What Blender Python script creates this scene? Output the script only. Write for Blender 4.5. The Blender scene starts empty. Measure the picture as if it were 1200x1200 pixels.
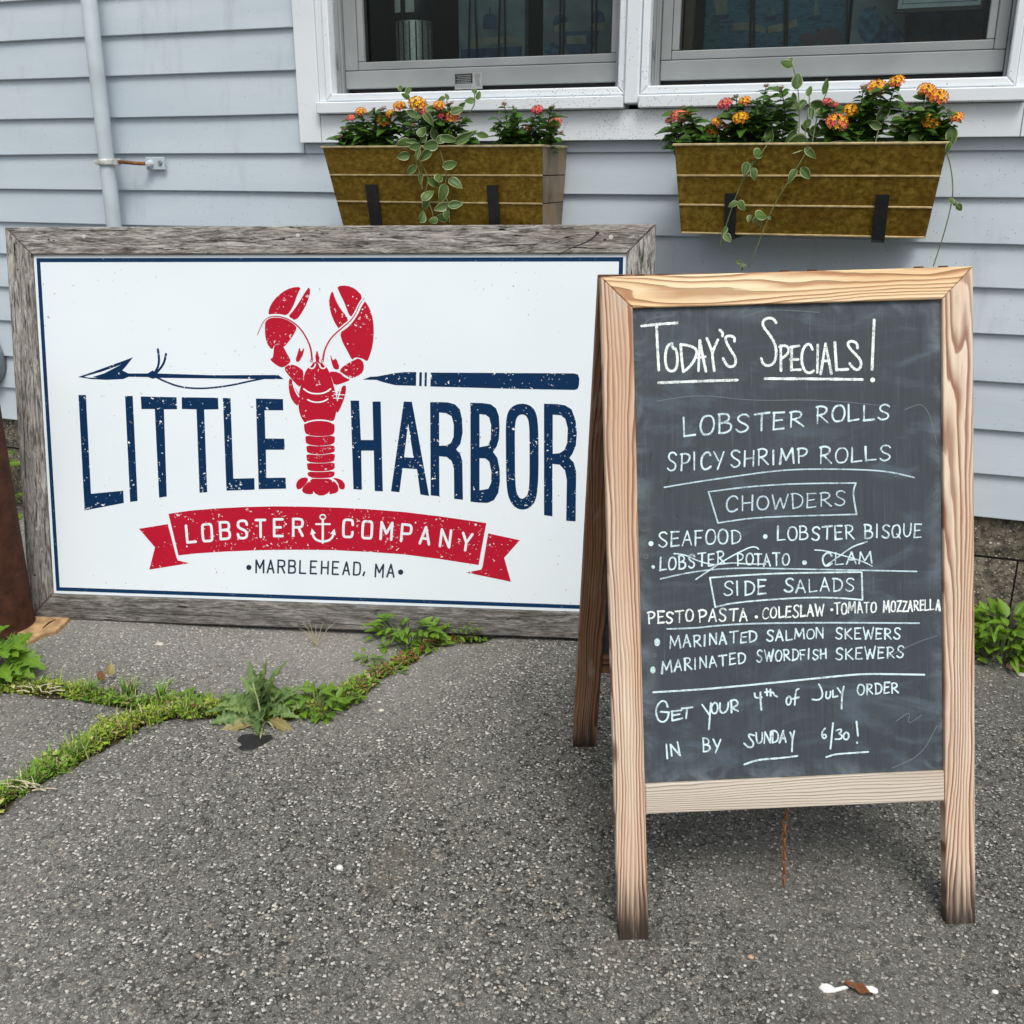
import bpy, math, random
import numpy as np
from mathutils import Matrix, Vector
from mathutils.geometry import tessellate_polygon

random.seed(7); rng = np.random.RandomState(11)
scene = bpy.context.scene
C = scene.collection
PI = math.pi
R = math.radians

# ------------------------------------------------------------------ camera, sky, sun, exposure
YAW, PITCH, F = R(19.76), R(18.63), 1200.0          # F: focal length in units of a 1200 px wide picture
CAM = Vector((0, 0, 1.2))
cd = bpy.data.cameras.new('camera'); cam = bpy.data.objects.new('camera', cd); C.objects.link(cam)
cam.location = CAM; cam.rotation_euler = (PI/2 - PITCH, 0, YAW)
cd.sensor_width = 36; cd.lens = 36*F/1200; cd.clip_start = .05; cd.clip_end = 1000
scene.camera = cam
w = bpy.data.worlds.new('World'); scene.world = w; w.use_nodes = True
wn = w.node_tree.nodes; wl = w.node_tree.links
bg = wn['Background']
sky = wn.new('ShaderNodeTexSky'); sky.sky_type = 'NISHITA'; sky.sun_disc = False
SUN_EL, SUN_AZ = R(58), R(150)                       # azimuth measured from +Y towards +X
sky.sun_elevation = SUN_EL; sky.sun_rotation = SUN_AZ
sky.air_density = 1.0; sky.dust_density = 5.0; sky.ozone_density = 1.0
hs = wn.new('ShaderNodeHueSaturation'); hs.inputs['Saturation'].default_value = .42
wl.new(sky.outputs[0], hs.inputs['Color']); wl.new(hs.outputs[0], bg.inputs['Color'])
bg.inputs['Strength'].default_value = .128
sd = bpy.data.lights.new('sun', 'SUN'); sun = bpy.data.objects.new('sun', sd); C.objects.link(sun)
sd.energy = 1.25; sd.angle = R(20); sd.color = (1, .985, .90)
sv = Vector((math.sin(SUN_AZ)*math.cos(SUN_EL), math.cos(SUN_AZ)*math.cos(SUN_EL), math.sin(SUN_EL)))
sun.rotation_euler = sv.to_track_quat('Z', 'Y').to_euler(); sun.location = (2, -3, 6)
scene.view_settings.view_transform = 'Standard'; scene.view_settings.look = 'None'
scene.view_settings.exposure = 0.20; scene.view_settings.gamma = 1
scene.render.engine = 'CYCLES'
scene.render.resolution_x = 1024; scene.render.resolution_y = 1024

# ------------------------------------------------------------------ measuring helpers (photo measurements -> metres)
_cy, _sy, _cp, _sp = math.cos(YAW), math.sin(YAW), math.cos(PITCH), math.sin(PITCH)
_fw = Vector((-_sy*_cp, _cy*_cp, -_sp)); _rt = Vector((_cy, _sy, 0)); _up = _rt.cross(_fw)
def ray(px, py): return _rt*((px-600)/F) - _up*((py-600)/F) + _fw
def at(px, py, Y):
    d = ray(px, py); return CAM + d*(Y/d.y)
def atg(px, py, z=0.0):
    d = ray(px, py); return CAM + d*((z-1.2)/d.z)
def onplane(px, py, o, n):
    d = ray(px, py); return CAM + d*((o-CAM).dot(n)/d.dot(n))

# ------------------------------------------------------------------ object helpers
def tag(o, label=None, cat=None, group=None, kind=None):
    if label: o['label'] = label
    if cat: o['category'] = cat
    if group: o['group'] = group
    if kind: o['kind'] = kind
    return o
def thing(name, label, cat, loc=(0,0,0), rotz=0, group=None):
    o = bpy.data.objects.new(name, None); C.objects.link(o); o.empty_display_size = .05
    o.location = loc; o.rotation_euler = (0, 0, rotz)
    o['_m'] = 0; del o['_m']
    return tag(o, label, cat, group)
def mat_of(o):
    m = o.matrix_basis.copy()
    if o.parent: m = mat_of(o.parent) @ o.matrix_parent_inverse @ m
    return m
def link(name, mesh, parent=None, M=None, label=None):
    """M is the WORLD matrix wanted; mesh coordinates are local to it"""
    o = bpy.data.objects.new(name, mesh); C.objects.link(o)
    M = M if M is not None else Matrix()
    if parent is not None:
        o.parent = parent; o.matrix_basis = mat_of(parent).inverted() @ M
    else: o.matrix_basis = M
    if label: o['label'] = label
    return o
def mesh(name, V, Fc, mat, smooth=False, col=None, uv=None):
    me = bpy.data.meshes.new(name); me.from_pydata([tuple(v) for v in V], [], [tuple(f) for f in Fc])
    if mat is not None:
        for m in (mat if isinstance(mat, (list, tuple)) else [mat]): me.materials.append(m)
    if smooth: me.polygons.foreach_set('use_smooth', [True]*len(me.polygons))
    if col is not None:
        a = me.color_attributes.new('Col', 'FLOAT_COLOR', 'POINT')
        a.data.foreach_set('color', np.array(col, dtype=np.float32).ravel())
    me.update()
    return me
def obj(name, V, Fc, mat, parent=None, M=None, smooth=False, col=None, label=None):
    return link(name, mesh(name, V, Fc, mat, smooth, col), parent, M, label)

class MB:
    def __init__(s): s.V=[]; s.F=[]; s.c=[]
    def add(s, V, Fc, col=None):
        n=len(s.V); s.V+= [tuple(v) for v in V]; s.F+= [tuple(i+n for i in f) for f in Fc]
        if col is not None: s.c += [col]*len(V) if not isinstance(col, list) else col
    def box(s, a, b, bev=0.0):
        x0,y0,z0=a; x1,y1,z1=b
        if bev<=0:
            V=[(x,y,z) for x in(x0,x1) for y in(y0,y1) for z in(z0,z1)]
            Fc=[(0,1,3,2),(4,6,7,5),(0,4,5,1),(2,3,7,6),(0,2,6,4),(1,5,7,3)]
            s.add(V,Fc); return
        V=[];
        for x,sx in((x0,1),(x1,-1)):
            for y,sy_ in((y0,1),(y1,-1)):
                for z,sz in((z0,1),(z1,-1)):
                    V+=[(x,y+sy_*bev,z+sz*bev),(x+sx*bev,y,z+sz*bev),(x+sx*bev,y+sy_*bev,z)]
        import itertools
        idx=lambda i,j,k,t:(((i*2+j)*2+k)*3+t)
        Fc=[]
        for i in(0,1): q=[idx(i,0,0,0),idx(i,1,0,0),idx(i,1,1,0),idx(i,0,1,0)]; Fc.append(q if i else q[::-1])
        for j in(0,1): q=[idx(0,j,0,1),idx(0,j,1,1),idx(1,j,1,1),idx(1,j,0,1)]; Fc.append(q if j else q[::-1])
        for k in(0,1): q=[idx(0,0,k,2),idx(1,0,k,2),idx(1,1,k,2),idx(0,1,k,2)]; Fc.append(q if k else q[::-1])
        for i in(0,1):
            for j in(0,1): q=[idx(i,j,0,0),idx(i,j,1,0),idx(i,j,1,1),idx(i,j,0,1)]; Fc.append(q if (i+j)%2 else q[::-1])
        for i in(0,1):
            for k in(0,1): q=[idx(i,0,k,0),idx(i,0,k,2),idx(i,1,k,2),idx(i,1,k,0)]; Fc.append(q if (i+k)%2 else q[::-1])
        for j in(0,1):
            for k in(0,1): q=[idx(0,j,k,1),idx(1,j,k,1),idx(1,j,k,2),idx(0,j,k,2)]; Fc.append(q if (j+k)%2 else q[::-1])
        for i in(0,1):
            for j in(0,1):
                for k in(0,1): q=[idx(i,j,k,0),idx(i,j,k,1),idx(i,j,k,2)]; Fc.append(q if (i+j+k)%2==0 else q[::-1])
        s.add(V,Fc)
    def tube(s, pts, r, n=8, caps=True, col=None):
        pts=[Vector(p) for p in pts]; k=len(pts)
        rr=r if isinstance(r,(list,tuple)) else [r]*k
        t0=(pts[1]-pts[0]).normalized(); a=t0.orthogonal().normalized(); V=[]; Fc=[]
        for i,p in enumerate(pts):
            t=(pts[min(i+1,k-1)]-pts[max(i-1,0)]).normalized()
            a=(a-t*a.dot(t)).normalized(); b=t.cross(a)
            for j in range(n):
                th=2*PI*j/n; V.append(p+(a*math.cos(th)+b*math.sin(th))*rr[i])
        for i in range(k-1):
            for j in range(n): Fc.append((i*n+j,i*n+(j+1)%n,(i+1)*n+(j+1)%n,(i+1)*n+j))
        if caps: Fc.append(tuple(range(n))[::-1]); Fc.append(tuple(range((k-1)*n,k*n)))
        s.add(V,Fc,col)
    def lathe(s, prof, n=32, o=(0,0,0), ax='z'):
        V=[];Fc=[];k=len(prof)
        for r,h in prof:
            for j in range(n):
                th=2*PI*j/n; x,y=r*math.cos(th),r*math.sin(th)
                v=(x,y,h) if ax=='z' else (x,-h,y)
                V.append((v[0]+o[0],v[1]+o[1],v[2]+o[2]))
        for i in range(k-1):
            for j in range(n): Fc.append((i*n+j,i*n+(j+1)%n,(i+1)*n+(j+1)%n,(i+1)*n+j))
        s.add(V,Fc)
    def prism(s, poly, z0, z1, bev=0.0):
        """poly CCW in xy; front at z1 with a small bevel"""
        n=len(poly); P=[Vector(p) for p in poly]
        if sum(P[i].x*P[(i+1)%n].y-P[(i+1)%n].x*P[i].y for i in range(n))<0: P=P[::-1]
        ins=[]
        for i in range(n):
            a,b,c=P[i-1],P[i],P[(i+1)%n]; d1=(b-a).normalized(); d2=(c-b).normalized()
            n1=Vector((-d1.y,d1.x)); n2=Vector((-d2.y,d2.x)); m=(n1+n2); m/=max(m.dot(n1),.3)
            ins.append(b+m*bev)
        V=[(p.x,p.y,z0) for p in P]; Fc=[tuple(range(n))[::-1]]
        if bev>0:
            V+=[(p.x,p.y,z1-bev) for p in P]+[(p.x,p.y,z1) for p in ins]; L=3
        else: V+=[(p.x,p.y,z1) for p in P]; L=2
        for l in range(L-1):
            for i in range(n): Fc.append((l*n+i,l*n+(i+1)%n,(l+1)*n+(i+1)%n,(l+1)*n+i))
        Fc.append(tuple(range((L-1)*n,L*n))); s.add(V,Fc)
    def build(s, name, mat, parent=None, M=None, smooth=False, label=None, origin=None):
        V=s.V
        if origin is not None:
            V=[(v[0]-origin[0],v[1]-origin[1],v[2]-origin[2]) for v in V]; M=Matrix.Translation(origin)
        o=obj(name,V,s.F,mat,parent,M,smooth,s.c if s.c else None,label)
        return o
def cen(mb):
    a=np.array(mb.V); c=(a.min(0)+a.max(0))/2; return (float(c[0]),float(c[1]),float(c[2]))

# ------------------------------------------------------------------ materials
class N:
    def __init__(s,name):
        s.m=bpy.data.materials.new(name); s.m.use_nodes=True; s.t=s.m.node_tree; s.b=s.t.nodes['Principled BSDF']
    def n(s,typ,**kw):
        x=s.t.nodes.new('ShaderNode'+typ)
        for k,v in kw.items():
            if k[0]=='_': setattr(x,k[1:],v)
            else:
                key=k.replace('__',' ')
                s.set(x.inputs[key],v)
        return x
    def set(s,inp,v):
        if isinstance(v,bpy.types.NodeSocket): s.t.links.new(v,inp)
        else: inp.default_value=v
    def math(s,op,a,b=0.0,c=None,clamp=False):
        x=s.t.nodes.new('ShaderNodeMath'); x.operation=op; x.use_clamp=clamp
        s.set(x.inputs[0],a); s.set(x.inputs[1],b)
        if c is not None: s.set(x.inputs[2],c)
        return x.outputs[0]
    def mix(s,f,a,b,mode='MIX'):
        x=s.t.nodes.new('ShaderNodeMix'); x.data_type='RGBA'; x.blend_type=mode
        s.set(x.inputs[0],f); s.set(x.inputs[6],a if not isinstance(a,tuple) else (*a[:3],1)); s.set(x.inputs[7],b if not isinstance(b,tuple) else (*b[:3],1))
        return x.outputs[2]
    def ramp(s,f,stops,interp='LINEAR'):
        x=s.t.nodes.new('ShaderNodeValToRGB'); s.t.links.new(f,x.inputs[0]); x.color_ramp.interpolation=interp
        e=x.color_ramp.elements
        while len(e)<len(stops): e.new(.5)
        for i,(p,c) in enumerate(stops):
            e[i].position=p; e[i].color=(*c,1) if isinstance(c,tuple) else (c,c,c,1)
        return x.outputs[0]
    def sm(s,v,a,b,lo=0.0,hi=1.0):
        x=s.t.nodes.new('ShaderNodeMapRange'); x.interpolation_type='SMOOTHSTEP'
        s.set(x.inputs[0],v); s.set(x.inputs[1],a); s.set(x.inputs[2],b); s.set(x.inputs[3],lo); s.set(x.inputs[4],hi)
        return x.outputs[0]
    def co(s,kind='Object',rand=True,scale=(1,1,1)):
        tc=s.t.nodes.new('ShaderNodeTexCoord'); v=tc.outputs[kind]
        if rand:
            oi=s.t.nodes.new('ShaderNodeObjectInfo'); cx=s.t.nodes.new('ShaderNodeCombineXYZ')
            r=s.math('MULTIPLY',oi.outputs['Random'],37.0); s.t.links.new(r,cx.inputs[0]); s.t.links.new(s.math('MULTIPLY',r,1.7),cx.inputs[1]); s.t.links.new(s.math('MULTIPLY',r,.6),cx.inputs[2])
            a=s.t.nodes.new('ShaderNodeVectorMath'); a.operation='ADD'; s.t.links.new(v,a.inputs[0]); s.t.links.new(cx.outputs[0],a.inputs[1]); v=a.outputs[0]
        if scale!=(1,1,1): v=s.sc(v,scale)
        return v
    def sc(s,v,scale,loc=(0,0,0)):
        mp=s.t.nodes.new('ShaderNodeMapping'); s.t.links.new(v,mp.inputs[0]); mp.inputs['Scale'].default_value=scale; mp.inputs['Location'].default_value=loc; return mp.outputs[0]
    def noise(s,v,scale=5,detail=3,rough=.5,dist=0,out='Fac'):
        x=s.t.nodes.new('ShaderNodeTexNoise'); s.t.links.new(v,x.inputs['Vector']); x.inputs['Scale'].default_value=scale; x.inputs['Detail'].default_value=detail; x.inputs['Roughness'].default_value=rough; x.inputs['Distortion'].default_value=dist
        return x.outputs[out]
    def vor(s,v,scale,feature='F1',out='Distance',rnd=1.0):
        x=s.t.nodes.new('ShaderNodeTexVoronoi'); x.feature=feature; s.t.links.new(v,x.inputs['Vector']); x.inputs['Scale'].default_value=scale; x.inputs['Randomness'].default_value=rnd
        return x.outputs[out]
    def bump(s,h,strength=.3,dist=.001):
        x=s.t.nodes.new('ShaderNodeBump'); s.t.links.new(h,x.inputs['Height']); x.inputs['Strength'].default_value=strength; x.inputs['Distance'].default_value=dist
        s.t.links.new(x.outputs[0],s.b.inputs['Normal'])
    def done(s,col=None,rough=.6,metal=0,spec=None):
        if col is not None: s.set(s.b.inputs['Base Color'],col if not isinstance(col,tuple) else (*col[:3],1))
        s.set(s.b.inputs['Roughness'],rough); s.b.inputs['Metallic'].default_value=metal
        if spec is not None: s.b.inputs['Specular IOR Level'].default_value=spec
        return s.m
def geo_z(n):
    g=n.t.nodes.new('ShaderNodeNewGeometry'); sp=n.t.nodes.new('ShaderNodeSeparateXYZ'); n.t.links.new(g.outputs['Position'],sp.inputs[0]); return sp.outputs, g.outputs['Position']

def m_plain(name,col,rough=.6,metal=0,var=.12,scale=30,bump=0):
    n=N(name); v=n.co(); k=n.noise(v,scale,3); f=n.sm(k,.3,.7,1-var,1+var)
    mm=n.n('VectorMath',_operation='SCALE'); mm.inputs[0].default_value=col[:3]; n.set(mm.inputs['Scale'],f)
    if bump: n.bump(n.noise(v,scale*6,3),bump,.001)
    return n.done(mm.outputs[0],rough,metal)

def m_siding():
    n=N('painted_clapboard'); v=n.co(); big=n.noise(n.sc(v,(1,1,6)),1.6,3); fine=n.noise(n.sc(v,(3,40,90)),9,3)
    oi=n.t.nodes.new('ShaderNodeObjectInfo')
    c=n.mix(n.sm(big,.3,.7),(.48,.557,.62),(.55,.62,.68))
    c=n.mix(n.sm(oi.outputs['Random'],0,1,0,.22),c,(.44,.52,.595))
    c=n.mix(n.sm(fine,.45,.75,0,.18),c,(.36,.42,.47))
    sp,pos=geo_z(n)
    spk=n.vor(n.sc(pos,(1,1,1)),150,'F1'); rnd=n.vor(pos,150,'F1','Color')
    sr=n.t.nodes.new('ShaderNodeSeparateColor'); n.t.links.new(rnd,sr.inputs[0])
    zone=n.noise(pos,2.2,2)
    speck=n.math('MULTIPLY',n.math('LESS_THAN',spk,.24),n.math('GREATER_THAN',sr.outputs[0],n.sm(zone,.4,.75,.992,.90)))
    c=n.mix(n.math('MULTIPLY',speck,.6),c,(.16,.17,.18))
    scf=n.noise(n.sc(pos,(14,14,3)),3.5,5,.7,1.2); c=n.mix(n.sm(scf,.66,.76,0,.35),c,(.66,.70,.74))
    drt=n.noise(n.sc(pos,(6,6,1.3)),2.1,5,.65); c=n.mix(n.sm(drt,.54,.76,0,.34),c,(.30,.34,.37))
    n.bump(n.math('ADD',n.noise(n.sc(v,(2,60,120)),8,3),n.math('MULTIPLY',n.noise(v,3,2),2.0)),.25,.0012)
    return n.done(c,.55,0,.35)
def m_trim():
    n=N('white_trim_paint'); sp,pos=geo_z(n); v=n.co()
    c=n.mix(n.sm(n.noise(v,3,3),.3,.7),(.70,.755,.80),(.78,.825,.86))
    spk=n.vor(pos,260,'F1'); rnd=n.vor(pos,260,'F1','Color'); sr=n.t.nodes.new('ShaderNodeSeparateColor'); n.t.links.new(rnd,sr.inputs[0])
    # soot specks gather on the boards below the mullion
    dx=n.math('ABSOLUTE',n.math('ADD',sp[0],.80)); zone=n.sm(dx,.0,.42,1,0); zz=n.sm(sp[2],1.36,1.45,1,.25)
    zn=n.sm(n.noise(pos,9,4,.7),.38,.66); th=n.math('SUBTRACT',.994,n.math('MULTIPLY',n.math('MULTIPLY',n.math('MULTIPLY',zone,zz),zn),.62))
    speck=n.math('MULTIPLY',n.math('LESS_THAN',spk,.33),n.math('GREATER_THAN',sr.outputs[0],th))
    c=n.mix(n.math('MULTIPLY',speck,.72),c,(.13,.11,.11))
    drt=n.noise(n.sc(pos,(4,4,12)),4,5,.7); c=n.mix(n.sm(drt,.55,.8,0,.4),c,(.50,.50,.50))
    n.bump(n.noise(n.sc(v,(4,60,60)),6,3),.2,.001)
    return n.done(c,.5,0,.4)
def m_vinyl():
    n=N('grey_window_vinyl'); v=n.co(); sp,pos=geo_z(n)
    c=n.mix(n.sm(n.noise(v,6,4),.35,.7),(.245,.262,.268),(.30,.318,.325)); c=n.mix(n.sm(n.noise(n.sc(pos,(1,1,5)),30,4,.7),.6,.8,0,.35),c,(.25,.26,.26))
    return n.done(c,.5,0,.35)
def m_pine(name='weathered_pine',light=(.66,.46,.32),pale=(.80,.67,.53),dark=(.22,.085,.045),stain=True,rings=100,grey=0,wav=13.0):
    n=N(name); v=n.co()
    sx=n.t.nodes.new('ShaderNodeSeparateXYZ'); n.t.links.new(v,sx.inputs[0])
    low=n.noise(n.sc(v,(1.5,13,0)),1.0,1,.4); low2=n.noise(n.sc(v,(9,40,0)),1.0,2,.5)
    r=n.math('ADD',n.math('MULTIPLY',sx.outputs[1],float(rings)),n.math('MULTIPLY',low,wav))
    r=n.math('ADD',r,n.math('MULTIPLY',low2,1.3))
    fr=n.math('FRACT',r); idn=n.math('FLOOR',r)
    wn_=n.t.nodes.new('ShaderNodeTexWhiteNoise'); wn_.noise_dimensions='1D'; n.t.links.new(idn,wn_.inputs['W'])
    prof=n.ramp(fr,[(0,0.0),(.28,.10),(.52,.50),(.74,1.0),(.90,.95),(.97,.03)])
    prof=n.math('MULTIPLY',prof,n.sm(wn_.outputs[0],0,1,.5,1))
    fine=n.noise(n.sc(v,(9,420,0)),1.0,3,.6)
    c=n.mix(n.sm(n.noise(n.sc(v,(2,14,0)),1,3),.35,.7),light,pale)
    c=n.mix(prof,c,dark); c=n.mix(n.sm(fine,.45,.75,0,.25),c,(dark[0]*1.2,dark[1]*1.2,dark[2]*1.2))
    if grey: c=n.mix(n.sm(n.noise(n.sc(v,(3,30,0)),1,4),.3,.65,grey*.5,grey),c,(.50,.46,.41))
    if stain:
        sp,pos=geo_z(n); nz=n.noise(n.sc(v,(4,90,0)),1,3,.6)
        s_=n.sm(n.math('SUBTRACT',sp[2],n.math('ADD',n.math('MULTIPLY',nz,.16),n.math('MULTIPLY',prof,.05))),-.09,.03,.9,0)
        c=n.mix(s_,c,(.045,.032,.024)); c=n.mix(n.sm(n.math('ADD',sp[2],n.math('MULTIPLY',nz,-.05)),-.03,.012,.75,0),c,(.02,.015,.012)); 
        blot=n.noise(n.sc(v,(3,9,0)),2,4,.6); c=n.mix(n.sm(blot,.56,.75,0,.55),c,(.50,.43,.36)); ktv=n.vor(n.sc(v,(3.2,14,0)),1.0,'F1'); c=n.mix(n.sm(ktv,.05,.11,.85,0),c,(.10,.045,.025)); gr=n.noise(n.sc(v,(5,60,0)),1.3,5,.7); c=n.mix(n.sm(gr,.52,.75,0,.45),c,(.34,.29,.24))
    n.bump(n.math('SUBTRACT',n.math('MULTIPLY',fine,.3),prof),.75,.0014)
    return n.done(c,.62,0,.3)
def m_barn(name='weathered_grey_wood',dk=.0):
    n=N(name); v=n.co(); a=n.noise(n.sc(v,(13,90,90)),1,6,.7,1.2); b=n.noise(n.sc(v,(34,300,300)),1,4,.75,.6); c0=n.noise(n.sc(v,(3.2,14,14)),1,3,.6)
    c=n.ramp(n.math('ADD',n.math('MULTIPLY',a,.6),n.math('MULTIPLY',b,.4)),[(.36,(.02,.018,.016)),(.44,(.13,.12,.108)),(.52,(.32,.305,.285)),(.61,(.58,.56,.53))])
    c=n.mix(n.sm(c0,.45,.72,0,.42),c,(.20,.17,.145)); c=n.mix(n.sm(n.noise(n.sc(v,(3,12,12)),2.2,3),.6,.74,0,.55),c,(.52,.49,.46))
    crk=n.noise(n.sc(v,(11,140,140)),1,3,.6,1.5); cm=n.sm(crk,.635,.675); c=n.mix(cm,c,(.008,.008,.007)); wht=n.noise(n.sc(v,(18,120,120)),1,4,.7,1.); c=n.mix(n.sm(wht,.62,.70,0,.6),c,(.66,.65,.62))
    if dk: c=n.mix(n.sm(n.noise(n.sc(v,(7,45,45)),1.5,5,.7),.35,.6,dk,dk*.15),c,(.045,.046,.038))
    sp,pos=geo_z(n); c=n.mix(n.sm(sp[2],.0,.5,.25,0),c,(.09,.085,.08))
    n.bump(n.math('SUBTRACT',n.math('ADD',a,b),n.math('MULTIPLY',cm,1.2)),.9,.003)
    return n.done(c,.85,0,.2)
def m_asphalt():
    n=N('worn_asphalt'); tc=n.t.nodes.new('ShaderNodeTexCoord'); p=tc.outputs['Object']; at_=n.t.nodes.new('ShaderNodeAttribute'); at_.attribute_name='Col'
    sc_=n.t.nodes.new('ShaderNodeSeparateColor'); n.t.links.new(at_.outputs['Color'],sc_.inputs[0])
    wv=n.noise(p,260,2,.6,0,'Color'); mixv=n.t.nodes.new('ShaderNodeVectorMath'); mixv.operation='MULTIPLY_ADD'; n.t.links.new(wv,mixv.inputs[0]); mixv.inputs[1].default_value=(.009,.009,.009); n.t.links.new(p,mixv.inputs[2]); q=mixv.outputs[0]
    def layer(scale):
        x=n.t.nodes.new('ShaderNodeTexVoronoi'); n.t.links.new(q,x.inputs['Vector']); x.inputs['Scale'].default_value=scale
        s=n.t.nodes.new('ShaderNodeSeparateColor'); n.t.links.new(x.outputs['Color'],s.inputs[0]); return x.outputs['Distance'],s.outputs
    d1,c1=layer(138); d2,c2=layer(262); d3,c3=layer(60)
    patch=n.noise(p,1.1,4,.6); patch2=n.noise(p,6,4,.6); dens=n.sm(n.noise(p,3.1,3,.6),.35,.65,-.10,.10)
    base=n.mix(n.sm(n.noise(p,380,3,.7),.38,.62),(.045,.046,.042),(.20,.20,.178))
    f2=n.math('MULTIPLY',n.sm(d2,.40,.52,1,0),n.sm(n.math('ADD',c2[0],dens),.26,.36,0,1)); stone2=n.mix(n.sm(c2[1],.15,1),(.105,.105,.094),(.50,.49,.43)); c=n.mix(f2,base,stone2)
    f1=n.math('MULTIPLY',n.sm(d1,.38,.46,1,0),n.sm(n.math('ADD',c1[0],dens),.52,.58,0,1)); stone1=n.mix(n.sm(c1[1],.3,1),(.13,.13,.116),(.72,.705,.64)); stone1=n.mix(n.sm(c1[2],.84,.95,0,.5),stone1,(.48,.38,.27)); c=n.mix(f1,c,stone1)
    f3=n.math('MULTIPLY',n.sm(d3,.16,.24,1,0),n.math('GREATER_THAN',c3[0],.955)); c=n.mix(f3,c,(.78,.77,.72))
    hol=n.math('MULTIPLY',n.sm(d1,.42,.58),n.sm(c1[1],.35,.75,0,.95)); c=n.mix(hol,c,(.012,.013,.012))
    c=n.mix(n.sm(patch,.40,.62,0,.28),c,(.27,.262,.235)); c=n.mix(n.sm(patch2,.50,.72,0,.34),c,(.075,.072,.062)); tn=n.noise(p,2.3,5,.7,.8); c=n.mix(n.sm(tn,.56,.72,0,.30),c,(.20,.17,.125))
    c=n.mix(n.math('MULTIPLY',sc_.outputs[1],.32),c,(.41,.395,.375)); c=n.mix(n.math('MULTIPLY',sc_.outputs[2],.26),c,(.04,.042,.038))
    soil=n.mix(n.noise(p,90,4,.7),(.02,.016,.010),(.10,.085,.045)); c=n.mix(n.sm(n.math('ADD',sc_.outputs[0],n.math('MULTIPLY',n.math('SUBTRACT',n.noise(p,55,3),.5),.7)),.42,.62),c,soil)
    h=n.math('ADD',n.math('MULTIPLY',n.sm(d1,.0,.6,1,0),1.0),n.math('MULTIPLY',n.sm(d2,0,.6,1,0),.5)); h=n.math('ADD',h,n.math('MULTIPLY',f3,.8))
    n.bump(h,.55,.002)
    return n.done(c,.85,0,.2)
def m_found():
    n=N('rough_foundation_block'); v=n.co(); 
    x=n.t.nodes.new('ShaderNodeTexVoronoi'); n.t.links.new(v,x.inputs['Vector']); x.inputs['Scale'].default_value=120; s=n.t.nodes.new('ShaderNodeSeparateColor'); n.t.links.new(x.outputs['Color'],s.inputs[0])
    c=n.mix(n.sm(n.noise(v,55,5,.75),.35,.65),(.035,.031,.023),(.24,.21,.16)); f=n.math('MULTIPLY',n.sm(x.outputs['Distance'],.25,.5,1,0),n.sm(s.outputs[0],.45,.7)); c=n.mix(f,c,n.mix(s.outputs[1],(.12,.10,.08),(.62,.58,.50)))
    c=n.mix(n.sm(n.noise(v,6,3),.5,.7,0,.45),c,(.05,.055,.022)); n.bump(n.math('ADD',n.noise(v,60,4,.7),f),.9,.004); return n.done(c,.9)
def m_brass():
    n=N('antique_brass_sheet'); v=n.co(); a=n.noise(n.sc(v,(1,1,1.3)),75,5,.7,.35); b=n.vor(v,90,'SMOOTH_F1'); 
    c=n.ramp(a,[(.32,(.115,.062,.006)),(.5,(.215,.135,.015)),(.66,(.33,.225,.038))]); c=n.mix(n.sm(n.noise(v,9,3),.45,.7,0,.6),c,(.15,.075,.008))
    c=n.mix(n.sm(n.noise(v,170,4,.7,1.),.62,.72,0,.45),c,(.46,.37,.15)); run=n.noise(n.sc(v,(38,1,3)),1,3,.6); c=n.mix(n.sm(run,.56,.74,0,.4),c,(.12,.062,.008))
    n.bump(n.math('ADD',a,b),.22,.001); return n.done(c,n.sm(a,.3,.7,.34,.52),.55,.4)
def m_zinc():
    n=N('tarnished_brass_end'); v=n.co(); c=n.ramp(n.noise(n.sc(v,(1,1,.5)),14,4,.6),[(.3,(.12,.075,.035)),(.55,(.27,.215,.14)),(.72,(.30,.16,.05))]); return n.done(c,.5,.15,.3)
def m_rust(name,a,b,rough=.85):
    n=N(name); v=n.co(); c=n.ramp(n.noise(v,22,6,.7),[(.3,a),(.5,tuple((x+y)/2 for x,y in zip(a,b))),(.7,b)]); c=n.mix(n.sm(n.noise(n.sc(v,(1,1,.2)),30,4),.55,.7,0,.5),c,a); n.bump(n.noise(v,120,5,.7),.5,.002); return n.done(c,rough,0,.25)
def m_signwhite():
    n=N('sign_white_enamel'); v=n.co(rand=False); c=n.mix(n.sm(n.noise(v,2.5,3),.3,.7),(.735,.81,.86),(.77,.84,.885))
    sp=n.noise(v,95,2,.6); msk=n.noise(v,4,3); c=n.mix(n.math('MULTIPLY',n.sm(sp,.70,.72),n.sm(msk,.47,.6,0,.7)),c,(.12,.13,.15))
    scr=n.noise(n.sc(v,(5,60,1)),1.0,6,.8,3.0); rs=n.noise(v,2.2,2); c=n.mix(n.math('MULTIPLY',n.sm(scr,.70,.715),n.sm(rs,.52,.62,0,.5)),c,(.2,.22,.24))
    return n.done(c,.5,0,.3)
def m_ink(name,col,amt=1.0):
    """printed ink with the white distress flecks of the artwork"""
    n=N(name); v=n.co(rand=False); a=n.noise(v,150,2,.5,.6); b=n.noise(v,15,3,.6); th=n.sm(b,.36,.62,.76,.64)
    d=n.math('SUBTRACT',a,th); f=n.math('MULTIPLY',n.sm(d,0,.015),amt)
    c=n.mix(n.sm(n.noise(v,30,3),.3,.7,0,.25),col,tuple(x*.75 for x in col)); c=n.mix(f,c,(.76,.79,.81)); return n.done(c,.6,0,.12)
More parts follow.
